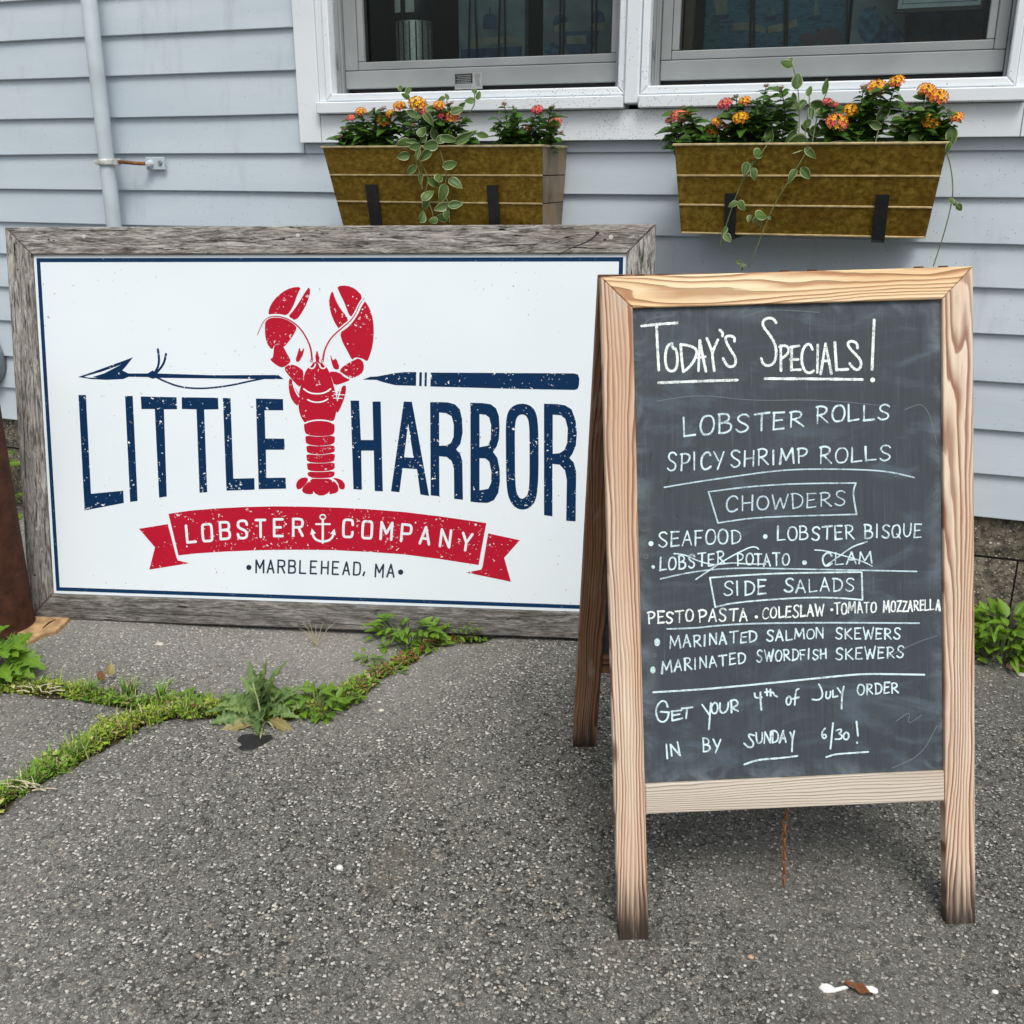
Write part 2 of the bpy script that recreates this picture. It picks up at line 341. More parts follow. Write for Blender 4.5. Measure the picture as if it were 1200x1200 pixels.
def m_slate():
    n=N('chalkboard_slate'); v=n.co(rand=False); 
    c=n.mix(n.noise(n.sc(v,(160,10,1)),1,4,.6),(.028,.036,.044),(.062,.076,.090))
    sm_=n.noise(n.sc(v,(3.2,7.5,1)),1.5,5,.62,2.2); c=n.mix(n.sm(sm_,.46,.74,0,.48),c,(.115,.160,.205))
    s2=n.noise(n.sc(v,(9,40,1)),1.2,5,.75,3.5); c=n.mix(n.sm(s2,.62,.74,0,.28),c,(.17,.21,.25))
    st=n.noise(n.sc(v,(230,9,1)),1,4,.7); c=n.mix(n.sm(st,.55,.8,0,.4),c,(.16,.19,.22))
    bl=n.noise(n.sc(v,(34,20,1)),1.6,5,.7,.8); br=n.noise(v,5,2); c=n.mix(n.math('MULTIPLY',n.sm(bl,.62,.67),n.sm(br,.5,.62,0,.75)),c,(.018,.021,.024))
    sx=n.t.nodes.new('ShaderNodeSeparateXYZ'); n.t.links.new(v,sx.inputs[0]); ex=n.math('SUBTRACT',.25,n.math('ABSOLUTE',sx.outputs[0])); ey=n.math('SUBTRACT',.387,n.math('ABSOLUTE',sx.outputs[1]))
    e=n.math('MINIMUM',ex,ey); k=n.math('MULTIPLY',n.sm(e,.0,.035,1,0),n.sm(n.noise(v,14,5,.65,1.),.40,.72,0,.6)); c=n.mix(k,c,(.20,.25,.30))
    return n.done(c,.6,0,.35)
def m_chalk(name,col):
    n=N(name); v=n.co(rand=False); a=n.noise(v,560,3,.8); b=n.noise(v,75,3,.6); f=n.sm(n.math('ADD',n.math('MULTIPLY',a,.6),n.math('MULTIPLY',b,.4)),.38,.52,.22,1)
    return n.done(n.mix(f,(.10,.12,.14),col),.9,0,.1)
def m_leaf(name,base,edge=None,var=.35,rough=.45):
    n=N(name); at_=n.t.nodes.new('ShaderNodeAttribute'); at_.attribute_name='Col'; s=n.t.nodes.new('ShaderNodeSeparateColor'); n.t.links.new(at_.outputs['Color'],s.inputs[0])
    oi=n.t.nodes.new('ShaderNodeObjectInfo'); v=n.co()
    b2=tuple(x*(1-var) for x in base); b3=(min(base[0]*1.9,.5),min(base[1]*1.45,.6),base[2]*1.2)
    c=n.mix(oi.outputs['Random'],base,b2); c=n.mix(s.outputs[2],c,b3); c=n.mix(n.sm(n.noise(v,60,3),.35,.7,0,.45),c,b2)
    c=n.mix(n.sm(s.outputs[1],.5,1,0,.5),c,b3)                      # midrib
    if edge: 
        nz=n.noise(v,140,3,.6); c=n.mix(n.sm(n.math('ADD',s.outputs[0],n.math('MULTIPLY',n.math('SUBTRACT',nz,.5),.8)),.66,.84),c,edge)
    n.b.inputs['Subsurface Weight'].default_value=0
    m=n.done(c,rough,0,.35)
    tr=n.t.nodes.new('ShaderNodeBsdfTranslucent'); n.t.links.new(c,tr.inputs['Color']); mx=n.t.nodes.new('ShaderNodeMixShader'); mx.inputs[0].default_value=.28
    out=n.t.nodes['Material Output']; n.t.links.new(n.b.outputs[0],mx.inputs[1]); n.t.links.new(tr.outputs[0],mx.inputs[2]); n.t.links.new(mx.outputs[0],out.inputs[0])
    return m
def m_vcol(name,rough=.6):
    n=N(name); at_=n.t.nodes.new('ShaderNodeAttribute'); at_.attribute_name='Col'; v=n.co(); c=n.mix(n.sm(n.noise(v,150,2),.4,.8,0,.12),at_.outputs['Color'],(.03,.02,.0)); return n.done(c,rough,0,.3)
def m_glass():
    n=N('window_glass'); t=n.t; out=t.nodes['Material Output']; tr=t.nodes.new('ShaderNodeBsdfTransparent'); tr.inputs[0].default_value=(.82,.88,.86,1); gl=t.nodes.new('ShaderNodeBsdfGlossy'); gl.inputs['Roughness'].default_value=.01; gl.inputs['Color'].default_value=(1,1,1,1)
    fr=t.nodes.new('ShaderNodeFresnel'); fr.inputs[0].default_value=1.27; mx=t.nodes.new('ShaderNodeMixShader'); t.links.new(fr.outputs[0],mx.inputs[0]); t.links.new(tr.outputs[0],mx.inputs[1]); t.links.new(gl.outputs[0],mx.inputs[2]); t.links.new(mx.outputs[0],out.inputs[0])
    return n.m

M_SID=m_siding(); M_TRIM=m_trim(); M_VIN=m_vinyl(); M_PINE=m_pine(); M_PINET=m_pine('yellow_top_pine',(.80,.56,.31),(.90,.77,.52),(.42,.21,.10),stain=False,rings=95,wav=16); M_PINEB=m_pine('shade_darkened_pine',(.25,.125,.065),(.36,.20,.11),(.050,.020,.010),rings=105)  # M_PINEB: weathered darker brown, with the rear frame's shade mixed into the colour
M_RAIL=m_pine('grey_washed_pine',(.55,.45,.34),(.74,.66,.55),(.30,.23,.17),stain=False,rings=190,grey=.5,wav=12)
M_BARN=m_barn(); M_BARND=m_barn('damp_grey_wood',.62); M_ASPH=m_asphalt(); M_FND=m_found(); M_BRASS=m_brass(); M_ZINC=m_zinc()
M_RIM=m_plain('worn_bright_brass',(.62,.50,.27),.35,.7,.2,60); M_BLACK=m_plain('black_iron',(.012,.012,.014),.4,0,.3,80,.3)
M_RUST=m_rust('rusted_steel',(.030,.012,.007),(.105,.040,.022)); M_RUST2=m_rust('orange_rust',(.12,.05,.02),(.34,.15,.06))
M_WHT=m_signwhite(); M_BLUE=m_ink('navy_ink',(.0015,.026,.085)); M_BLUE0=m_ink('navy_border_ink',(.003,.034,.10),.15); M_RED=m_ink('crimson_ink',(.46,.008,.030),.85); M_NEG=m_plain('unprinted_white_enamel',(.75,.825,.87),.4,0,.03,10)
M_NAVY=m_plain('dark_navy_ink',(.008,.022,.045),.45,0,.1,40)
M_SLATE=m_slate(); M_CH1=m_chalk('bright_chalk',(.86,.95,.93)); M_CH2=m_chalk('pale_blue_chalk',(.66,.84,.87)); M_CH3=m_chalk('thin_chalk_line',(.52,.68,.76)); M_CH0=m_chalk('rubbed_chalk',(.16,.19,.20))
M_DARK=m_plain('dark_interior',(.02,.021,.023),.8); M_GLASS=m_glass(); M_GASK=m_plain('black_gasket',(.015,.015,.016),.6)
M_PIPE=m_plain('painted_downpipe',(.50,.575,.62),.42,0,.08,12,.15); M_CLAMP=m_plain('galvanised_clamp',(.52,.53,.50),.45,.2,.25,60,.3)
M_VINCA=m_leaf('variegated_leaf',(.085,.175,.050),(.50,.56,.30)); M_LANT=m_leaf('lantana_leaf',(.060,.170,.024),None,.6); M_STEM=m_plain('green_stem',(.13,.17,.06),.6,0,.3,60); M_STEMD=m_plain('brown_green_stem',(.10,.085,.035),.6,0,.3,60)
M_WEED=m_leaf('weed_leaf',(.12,.27,.025),None,.45); M_THIS=m_leaf('thistle_leaf',(.15,.27,.095),None,.3); M_TAN=m_leaf('withered_leaf',(.30,.27,.12),None,.3)
M_GRASS=m_vcol('crack_growth',.7); M_FLOW=m_vcol('petals',.55); M_SOIL=m_plain('potting_soil',(.02,.014,.009),.95,0,.4,80,.8)
M_TANW=m_plain('rotted_plywood',(.42,.27,.13),.85,0,.35,30,.6); M_PLAS=m_plain('white_plastic',(.80,.80,.78),.35); M_DLEAF=m_rust('dead_leaf',(.05,.018,.010),(.30,.12,.05),.6)
M_GREY=m_plain('grey_cast_cover',(.20,.23,.26),.5,.2,.2,30,.3); M_TAR=m_plain('black_tar',(.012,.012,.013),.6,0,.3,60,.5); M_STONE=m_plain('pale_stone',(.66,.62,.54),.7,0,.2,40,.4); M_SHELL=m_plain('tan_pebble',(.50,.32,.20),.5,0,.3,40)

# ------------------------------------------------------------------ ground
CTRL=[(-.30,1.357,-.0149),(.256,1.583,-.0007),(-.51,1.89,.0),(.046,2.12,.003),(-2.16,2.02,.0),(-1.3,2.2,-.006),(-.5,2.41,.006),(.5,2.7,.01),(-1.2,1.0,-.004),(-2.6,1.0,.0),(-1.0,1.6,.0)]
CA=[(-60,975),(0,934),(30,912),(60,894),(90,880),(120,864),(144,850),(166,840),(200,832),(240,828)]
CB=[(-80,798),(0,802),(40,806),(80,810),(120,816),(160,820),(200,825),(240,828),(290,838),(340,834),(400,818),(432,796),(462,776),(500,750),(560,744)]
_c=np.array(CTRL)
def gz(x,y):
    x=np.asarray(x,float); y=np.asarray(y,float); num=0; den=.6
    for a,b,c in CTRL:
        wgt=np.exp(-((x-a)**2+(y-b)**2)/(2*.22**2))*8; num=num+wgt*c; den=den+wgt
    return num/den
def linepts(L): return np.array([[atg(*q).x,atg(*q).y] for q in L])
LA,LB=linepts(CA),linepts(CB)
def dline(X,Y,L):
    d=np.full(X.shape,9.)
    for a,b in zip(L[:-1],L[1:]):
        ab=b-a; t=np.clip(((X-a[0])*ab[0]+(Y-a[1])*ab[1])/(ab@ab),0,1); d=np.minimum(d,np.hypot(X-a[0]-t*ab[0],Y-a[1]-t*ab[1]))
    return d
def wob(X,Y): return .012*np.sin(X*31+Y*17)+.009*np.sin(X*67-Y*53)+.006*np.sin(X*133+Y*101)
def axis(lo,hi,step,far):
    a=list(np.arange(lo,hi+1e-6,step)); g=step; l=[lo]; r=[hi]
    while l[-1]>-far: g*=1.5; l.append(l[-1]-g)
    g=step
    while r[-1]<far: g*=1.5; r.append(r[-1]+g)
    return np.array(l[:0:-1]+a+r[1:])
xs=axis(-2.9,.9,.0125,80); ys=axis(.75,2.85,.0125,80)
X,Y=np.meshgrid(xs,ys); dA=dline(X,Y,LA)+wob(X,Y)*.5; dB=dline(X,Y,LB)+wob(X,Y)*.5
crack=np.maximum(np.clip(1-dA/.062,0,1),np.clip(1-dB/.045,0,1))
Z=gz(X,Y)-.012*np.clip(crack*1.6,0,1)+.0012*np.sin(X*9+Y*5)*np.sin(Y*11-X*3)
worn=np.clip((Y-1.55)/.5,0,1)*np.clip((-.75-X)/.5,0,1); worn=np.maximum(worn,.45*np.exp(-((X+1.5)**2+(Y-1.1)**2)/.3))
dark_right=np.clip((X+.9)/.9,0,1)*.8  # broad darkening of the asphalt towards the right
V=np.stack([X.ravel(),Y.ravel(),Z.ravel()],1); nx=len(xs); ny=len(ys)
ii=(np.arange(ny-1)[:,None]*nx+np.arange(nx-1)[None,:]).ravel()
Fq=np.stack([ii,ii+1,ii+nx+1,ii+nx],1)
col=np.stack([crack.ravel(),worn.ravel(),dark_right.ravel(),np.ones(V.shape[0])],1)
g=obj('ground',V.tolist(),Fq.tolist(),M_ASPH,smooth=True,col=col); tag(g,'grey asphalt pavement with pale stone chips and weedy cracks',kind='structure')
def G(px,py):
    p=atg(px,py)
    for _ in range(3): p=atg(px,py,float(gz(p.x,p.y)))
    return p

# ------------------------------------------------------------------ house
WY=2.76
house=thing('house','pale blue grey clapboard house wall with white window trim above the signs','building',(-.7,WY,0))
zl=[.343,.459,.574,.696,.811,.923,1.026,1.130,1.237,1.344,1.461,1.571,1.683,1.795,1.905,2.02,2.13,2.24,2.35,2.46,2.57]
CL,CR,CB_,CT=-1.631,.318,1.265,2.15
def clap(x0,x1,z0,z1,name='clapboard'):
    # wedge board: thick lip at the bottom, thin edge tucked beneath the next board
    x0s=np.linspace(x0,x1,max(2,int((x1-x0)/.25)+1)); V=[];Fc=[]
    sec=[(WY+.016,z0),(WY+.001,z0),(WY,z0+.0015),(WY,z0+.003),(WY+.0135,z1+.012),(WY+.016,z1+.012)]
    n=len(sec)
    for i,x in enumerate(x0s):
        wv=.0009*math.sin(x*2.1+z0*40)+.0006*math.sin(x*5.3+z0*77)
        for (y,z) in sec: V.append((x,y+wv*.6,z+(wv if z<z0+.01 else 0)))
    for i in range(len(x0s)-1):
        for j in range(n): Fc.append((i*n+j,(i+1)*n+j,(i+1)*n+(j+1)%n,i*n+(j+1)%n))
    Fc.append(tuple(range(n))); Fc.append(tuple(range((len(x0s)-1)*n,len(x0s)*n))[::-1])
    m=MB(); m.add(V,Fc); m.build(name,M_SID,house,origin=((x0+x1)/2,WY,z0))
for i,z0 in enumerate(zl[:-1]):
    z1=zl[i+1]
    if z0<1.2:
        clap(-4.6,-3.1,z0,z1); clap(-3.098,2.4,z0,z1) 
    elif z0<CB_:
        clap(-4.6,-3.1,z0,z1); clap(-3.098,CL-.001,z0,z1); 
        # course cut off beneath the casing
        m=MB(); m.box((CL+.001,WY+.004,z0),(CR-.001,WY+.014,CB_-.001)); m.build('clapboard',M_SID,house,origin=((CL+CR)/2,WY,z0)); clap(CR+.001,2.4,z0,z1)
    else:
        if z0<CT: clap(-4.6,-3.1,z0,z1); clap(-3.098,CL-.001,z0,z1); clap(CR+.001,2.4,z0,z1)
        else: clap(-4.6,-3.1,z0,z1); clap(-3.098,2.4,z0,z1)
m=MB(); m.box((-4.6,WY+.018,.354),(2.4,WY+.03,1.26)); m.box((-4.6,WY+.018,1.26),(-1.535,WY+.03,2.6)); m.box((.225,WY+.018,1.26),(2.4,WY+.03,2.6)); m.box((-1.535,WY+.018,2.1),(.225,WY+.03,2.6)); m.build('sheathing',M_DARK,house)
# foundation blocks
blk=None
bz=[(-.18,.024),(.026,.225),(.229,.352)]
for k,(z0,z1) in enumerate(bz):
    x=-4.6-(.2 if k%2 else 0)
    while x<2.4:
        x1=x+.40
        n_=6; V=[];Fc=[]; W_=x1-x-.005; H_=z1-z0-.004
        for a in range(n_+1):
            for b in range(5):
                e=(a in(0,n_)) or (b in(0,4)); dy=0.006 if e else rng.uniform(-.004,.003)
                V.append((x+.0025+W_*a/n_,WY+.022+dy,z0+.002+H_*b/4))
        for a in range(n_):
            for b in range(4): q=a*5+b; Fc.append((q,q+5,q+6,q+1))
        m=MB(); m.add(V,Fc); m.box((x+.0025,WY+.030,z0+.002),(x1-.0025,WY+.12,z1-.002)); m.build('foundation_block',M_FND,house,origin=((x+x1)/2,WY,z0)); x=x1
m=MB(); m.box((-4.6,WY+.034,-.2),(2.4,WY+.15,.36)); m.build('mortar',m_plain('dark_mortar',(.03,.028,.024),.95),house)
# window trim
def tb(a,b,name,mat=None,bev=.0015,parent=None):
    m=MB(); m.box(a,b,bev); return m.build(name,mat or M_TRIM,parent or house,origin=((a[0]+b[0])/2,(a[1]+b[1])/2,(a[2]+b[2])/2))
YF=2.738
tb((CL,YF,CB_),(-1.5625,2.775,CT),'casing'); tb((.2505,YF,CB_),(CR,2.775,CT),'casing'); tb((CL,YF,CT+.001),(CR,2.775,CT+.09),'casing')
tb((-1.561,YF+.002,CB_),(.2495,2.775,1.339),'apron'); tb((-1.561,2.716,1.3405),(-.6785,2.79,1.3715),'sill',bev=.003); tb((-.6395,2.716,1.3405),(.2495,2.79,1.3715),'sill',bev=.003)
tb((-1.5615,YF+.003,1.3725),(-1.5375,2.79,CT-.001),'inner_casing'); tb((.2255,YF+.003,1.3725),(.2495,2.79,CT-.001),'inner_casing')
tb((-.6770,2.722,1.351),(-.6400,2.79,CT-.001),'mullion',bev=.003)
def window(x0,x1,g0,g1,s0,s1):
    fr=MB(); o=.0195                                   # white frame, mitred look from four pieces
    wn_=thing_part('window',house,((x0+x1)/2,2.76,1.37))
    def piece(a,b,nm,mat,bev=.0012): 
        m=MB(); m.box(a,b,bev); return m.build(nm,mat,wn_,origin=((a[0]+b[0])/2,(a[1]+b[1])/2,(a[2]+b[2])/2))
    m=MB(); Yf=2.732
    def mit(poly,name):                             # poly in x,z; extruded towards the viewer
        mm=MB(); cx=sum(p[0] for p in poly)/len(poly); cz=sum(p[1] for p in poly)/len(poly)
        mm.prism([(p[0]-cx,p[1]-cz) for p in poly],-.06,0,.003)
        Mx=Matrix.Translation((cx,Yf,cz))@Matrix(((1,0,0,0),(0,0,-1,0),(0,1,0,0),(0,0,0,1)))
        return link(name,mesh(name,mm.V,mm.F,M_TRIM),wn_,Mx)
    zb,zt=1.3735,CT-.002
    mit([(x0,zb),(x1,zb),(x1-o,zb+o),(x0+o,zb+o)],'frame'); mit([(x0,zb+.0006),(x0+o-.0006,zb+o),(x0+o-.0006,zt),(x0,zt)],'frame'); mit([(x1,zb+.0006),(x1,zt),(x1-o+.0006,zt),(x1-o+.0006,zb+o)],'frame')
    # grey jamb track
    piece((x0+o,2.765,zb+o),(s0-.001,2.86,zt),'jamb',M_VIN); piece((s1+.001,2.765,zb+o),(x1-o,2.86,zt),'jamb',M_VIN)
    piece((s0-.009,2.759,zb+o+.001),(s0-.006,2.764,zt-.2),'jamb_lip',M_VIN,0.0005)
    piece((x0+o,2.79,zb+.003),(x1-o,2.87,zb+o-.001),'inner_sill',M_VIN)
    sa=wn_
    piece((s0,2.778,1.4075),(s1,2.83,1.4535),'sash_rail',M_VIN,.002)
    piece((s0,2.778,1.4545),(g0-.018,2.83,zt),'sash_stile',M_VIN,.002); piece((g1+.018,2.778,1.4545),(s1,2.83,zt),'sash_stile',M_VIN,.002)
    piece((g0-.0175,2.781,1.4545),(g1+.0175,2.825,1.4760),'glazing_bead',M_VIN,.002)
    piece((g0-.0175,2.783,1.4768),(g0,2.825,zt),'glazing_bead',M_VIN,.002); piece((g1,2.783,1.4768),(g1+.0175,2.825,zt),'glazing_bead',M_VIN,.002)
    piece((g0+.0005,2.795,1.4768),(g0+.004,2.825,zt),'gasket',M_GASK,.0005)
    piece((s0,2.80,1.3945),(s1,2.83,1.4065),'gasket',M_GASK,.0005)
    piece((g0+.0001,2.806,1.4768),(g1-.0001,2.810,zt),'pane',M_GLASS,0)
    # small spring latch notches on the jamb
    for xx in (x0+o+.004,x1-o-.006):
        m=MB(); m.tube([(xx,2.7635,1.50),(xx+.001,2.7625,1.475),(xx+.003,2.7625,1.463),(xx+.001,2.7635,1.455)],[.0012,.0022,.0012,.001],6); m.build('latch',M_GREY,wn_)
    return wn_
def thing_part(name,parent,loc):
    o=bpy.data.objects.new(name,None); C.objects.link(o); o.empty_display_size=.05; o.parent=parent; o.matrix_basis=mat_of(parent).inverted()@Matrix.Translation(loc); return o
w1=window(-1.536,-.6785,-1.4385,-.7300,-1.4955,-.7125)
w2=window(-.6385,.2245,-.5555,.1540,-.5990,.1980)
# energy sticker on the left sash
def flat(parent,pts,mat,name,Yp):
    V=[tuple(at(x,y,Yp)) for x,y in pts]; c=sum((Vector(v) for v in V),Vector())/len(V)
    return obj(name,[tuple(Vector(v)-c) for v in V],[tuple(range(len(V)))[::-1]],mat,parent,Matrix.Translation(c))
flat(w1,[(532.5,86),(565,84),(565.5,104),(533,105)],m_plain('sticker_grey',(.30,.315,.32),.4),'sticker',2.7765)
_s=flat(w1,[(533.2,87),(553.5,85.8),(553.8,97.5),(533.6,98.6)],M_BLACK,'sticker_print',2.7760)
m=MB()
for k in range(5):
    y=88.4+k*2.1; a=[at(534.8+(k%2),y+.2,2.7756),at(552,y-.8,2.7756),at(552,y+.1,2.7756),at(534.8+(k%2),y+1.1,2.7756)]; m.add([tuple(v) for v in a],[(0,3,2,1)])
for k in range(7):
    a0=535+k*2.6; a=[at(a0,99.6-k*.1,2.7756),at(a0+1.6,99.5-k*.1,2.7756),at(a0+1.6,102.6-k*.1,2.7756),at(a0,102.7-k*.1,2.7756)]; m.add([tuple(v) for v in a],[(0,3,2,1)])
for q in ([(556,87),(562,86),(563,90),(557,92)],[(557,93),(561,92),(563,99),(559,101)]):
    m.add([tuple(at(x,y,2.7756)) for x,y in q],[(3,2,1,0)])
o_=m.build('sticker_print',m_plain('sticker_pale',(.20,.21,.21),.4),w1)
# dim room behind the panes
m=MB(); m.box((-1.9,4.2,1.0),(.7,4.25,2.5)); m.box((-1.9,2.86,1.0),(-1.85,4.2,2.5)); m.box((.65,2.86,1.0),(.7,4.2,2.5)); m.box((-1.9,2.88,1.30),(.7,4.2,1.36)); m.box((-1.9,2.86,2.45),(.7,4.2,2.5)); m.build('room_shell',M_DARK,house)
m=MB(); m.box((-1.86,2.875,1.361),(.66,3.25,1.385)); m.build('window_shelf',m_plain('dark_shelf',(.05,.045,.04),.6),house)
# rusty nail heads in the boards left of the casing
for px,py in [(327,23),(330.5,72),(330,170),(334.5,218),(336.5,260),(1192,130)][:5]:
    p=at(px,py,WY-.001); m=MB(); m.lathe([(0,.0018),(.0035,.0015),(.0045,0),(.0045,-.006)],8,ax='y'); m.build('nail',M_RUST,house,Matrix.Translation(p+Vector((0,.006,0))))

# ------------------------------------------------------------------ goods seen dimly behind the glass
def quad_poly(pts,Yp): return [tuple(at(x,y,Yp)) for x,y in pts]
m_pr1=m_plain('faded_print_paper',(.13,.17,.185),.7,0,.25,14); m_pr2=m_plain('print_dark_blue',(.03,.065,.13),.7,0,.3,40); m_pr3=m_plain('print_mid_blue',(.045,.12,.19),.7,0,.5,60); m_pr4=m_plain('print_cream',(.19,.195,.16),.7,0,.2,30); m_pr5=m_plain('print_mauve',(.09,.065,.085),.7)
def ptwavy():
    n=N('print_harbour_scene'); v=n.co(); a=n.noise(n.sc(v,(1,1,3)),30,5,.7,1.5); c=n.ramp(a,[(.35,(.012,.03,.05)),(.45,(.03,.10,.16)),(.6,(.05,.16,.24)),(.72,(.02,.05,.08))]); return n.done(c,.7)
m_sea=ptwavy()
def print_thing(name,label,cat,x0,x1,ytop,ybot,Yp,base,shapes,cords,th=.03):
    a=at((x0+x1)/2,ybot,Yp); t=thing(name,label,cat,(a.x,Yp,1.386))
    A=at(x0,ybot,Yp); B=at(x1,ybot,Yp); m=MB(); m.box((A.x,Yp,1.386),(B.x,Yp+th,1.386+.30),.001); m.build('card_body',base,t,origin=((A.x+B.x)/2,Yp,1.5))
    for i,(mat,pts) in enumerate(shapes):
        V=quad_poly(pts,Yp-.0006-.0003*i); m=MB(); m.add(V,[tuple(range(len(V)))[::-1]]); m.build('printed_shape',mat,t)
    for (cx0,cy0,cx1,cy1) in cords:
        m=MB(); m.tube([at(cx0,cy0,Yp-.006),at(cx1,cy1,Yp-.006)],.0028,6); m.build('cord',M_BLACK,t)
    return t
def ell(cx,cy,rx,ry,n=20,a0=0,a1=360): return [(cx+rx*math.cos(R(a0+(a1-a0)*i/n)),cy+ry*math.sin(R(a0+(a1-a0)*i/n))) for i in range(n if a1-a0==360 else n+1)]
print_thing('gift_bag','pale printed gift bag with thin dark cords behind the left pane','bag',538,615,-40,71,2.98,m_pr1,
  [(m_pr2,[(540,58),(612,54),(612,68),(540,71)]),(m_pr4,[(547,46),(592,42),(592,50),(547,56)]),(m_pr4,[(592,41),(612,46),(610,54),(590,49)]),(m_pr2,ell(574,22,8,6,16,180,360)+[(582,34),(566,34)]),(m_pr2,[(573,8),(575,8),(575,18),(573,18)])],
  [(551,-20,549,69),(556,-20,559,69),(586,-20,584,68),(591,-20,592,67)])
print_thing('gift_bag','blue grey printed gift bag with round blue shapes, right end of left window','bag',636,716,-40,66,2.97,m_pr1,
  [(m_pr2,ell(657,26,9,9,14,180,360)+[(667,31),(648,35)]),(m_pr4,[(648,31),(666,25),(667,33),(650,38)]),(m_pr2,ell(701,24,8,12,14,180,360)+[(709,28),(693,28)]),(m_pr4,[(695,27),(709,26),(708,35),(696,36)]),
   (m_pr2,[(660,37),(703,36),(696,55),(690,63),(668,64),(662,52)]),(m_pr4,[(664,42),(687,41),(687,51),(664,52)]),(m_pr3,ell(648,58,10,8,14))],
  [(657,-20,656,65),(661,-20,660,65),(694,-20,693,63),(699,-20,698,63)])
t=thing('steel_canister','shiny ribbed steel canister with dark lid behind the left pane','canister',(at(486,60,3.05).x,3.05,1.386))
cx=at(486,60,3.05).x; m=MB(); hc=at(486,26,3.05).z-1.386; m.lathe([(.0,0),(.052,0),(.055,.004)]+[(.055,.01),(.055,hc)],32,(cx,3.05,1.386)); m.build('body',m_plain('brushed_steel',(.62,.64,.64),.35,.5,.15,90),t,smooth=True)
m=MB(); m.lathe([(.056,hc),(.062,hc+.004),(.062,hc+.07),(.045,hc+.085),(0,hc+.09)],32,(cx,3.05,1.386)); m.build('lid',M_BLACK,t,smooth=True)
for k in range(10):
    th=PI+PI*k/9; m=MB(); m.tube([(cx+.0555*math.cos(th),3.05+.0555*math.sin(th),1.392),(cx+.0555*math.cos(th),3.05+.0555*math.sin(th),1.386+hc-.003)],.0022,6); m.build('rib',m_plain('dark_steel',(.12,.12,.12),.3,.9),t) if k else None
for a_,b_ in ((-.030,-.012),(.004,.032)):
    m=MB(); m.box((cx+a_,2.984,1.386+hc+.018),(cx+b_,2.986,1.386+hc+.058),.0008); m.build('reflection_plate',m_plain('pale_reflection',(.55,.57,.56),.4),t)  # pale plates before the lid imitate its white reflections
print_thing('harbour_poster','wide blue harbour scene poster with cream ribbon behind right pane','poster',824,991,-60,58,2.99,m_sea,
  [(m_pr4,[(860,27),(880,26),(897,31),(897,39),(880,35),(859,36)]),(m_pr4,[(900,31),(919,27),(934,22),(934,31),(919,36),(900,39)]),(m_pr5,ell(948,46,12,8,14)),(m_pr5,ell(972,44,16,12,16)),
   (m_pr4,[(836,0),(852,0),(852,18),(840,20)]),(m_pr2,[(834,18),(856,16),(852,22),(840,23)]),(m_pr2,[(895,20),(912,18),(908,23),(898,23)]),(m_pr2,[(946,20),(964,18),(961,23),(949,23)]),(m_pr1,[(903,18),(905,-6),(909,17)]),(m_pr1,[(953,18),(956,-10),(961,17)])],
  [(880.5,-30,879,58),(884,-30,883,57),(920,-30,919,56),(923,-30,922,56)])
print_thing('claw_print','grey paper print of a blue claw behind the right pane','poster',995,1061,-60,53,2.96,m_pr1,
  [(m_pr3,ell(1022,30,18,22,18)),(m_pr3,[(1024,6),(1034,12),(1052,32),(1060,42),(1056,50),(1026,52)]),(m_pr1,[(1026,8),(1032,10),(1041,26),(1038,30)])],[(992.5,-30,992,54),(1062,10,1061,52)])
print_thing('dark_poster','dark navy poster in the right end of the window','poster',1064,1150,-60,50,3.0,m_pr2,[(m_pr5,[(1064,43),(1090,41),(1100,48),(1064,50)]),(m_pr5,[(1125,44),(1150,36),(1150,48),(1120,48)])],[(1105,10,1104,49)])
t=thing('wood_post','brown wooden display post just inside the right window frame','post',(at(805,60,2.95).x,2.95,1.386)); a=at(799,60,2.95).x; b=at(811,60,2.95).x
m=MB(); m.box((a,2.94,1.386),(b,2.97,2.1),.001); m.build('upright',m_plain('brown_post',(.16,.105,.06),.6),t); m=MB(); m.box((a-.003,2.935,2.1005),(b+.003,2.975,2.115),.001); m.build('cap',m_plain('brown_cap',(.16,.105,.06),.6),t)
t=thing('framed_card','pale card in a black frame, hung inside at the upper right of the window','card',(at(1099,14,2.86).x,2.86,at(1099,16,2.86).z)); 
A=at(1047,16,2.86); B=at(1152,12,2.86); m=MB(); m.box((A.x,2.86,A.z),(B.x,2.868,A.z+.16),.001); m.build('frame',M_BLACK,t)
m=MB(); m.box((A.x+.008,2.8585,A.z+.010),(B.x-.007,2.8598,A.z+.15),.0005); m.build('card',m_plain('pale_blue_card',(.42,.50,.53),.6),t)
m=MB(); m.box((A.x+.016,2.8578,A.z+.019),(B.x-.016,2.8583,A.z+.0205)); m.box((A.x+.0175,2.8578,A.z+.0208),(A.x+.019,2.8583,A.z+.14)); m.box((B.x-.018,2.8578,A.z+.0208),(B.x-.0165,2.8583,A.z+.14)); m.build('ruled_border',M_NAVY,t)

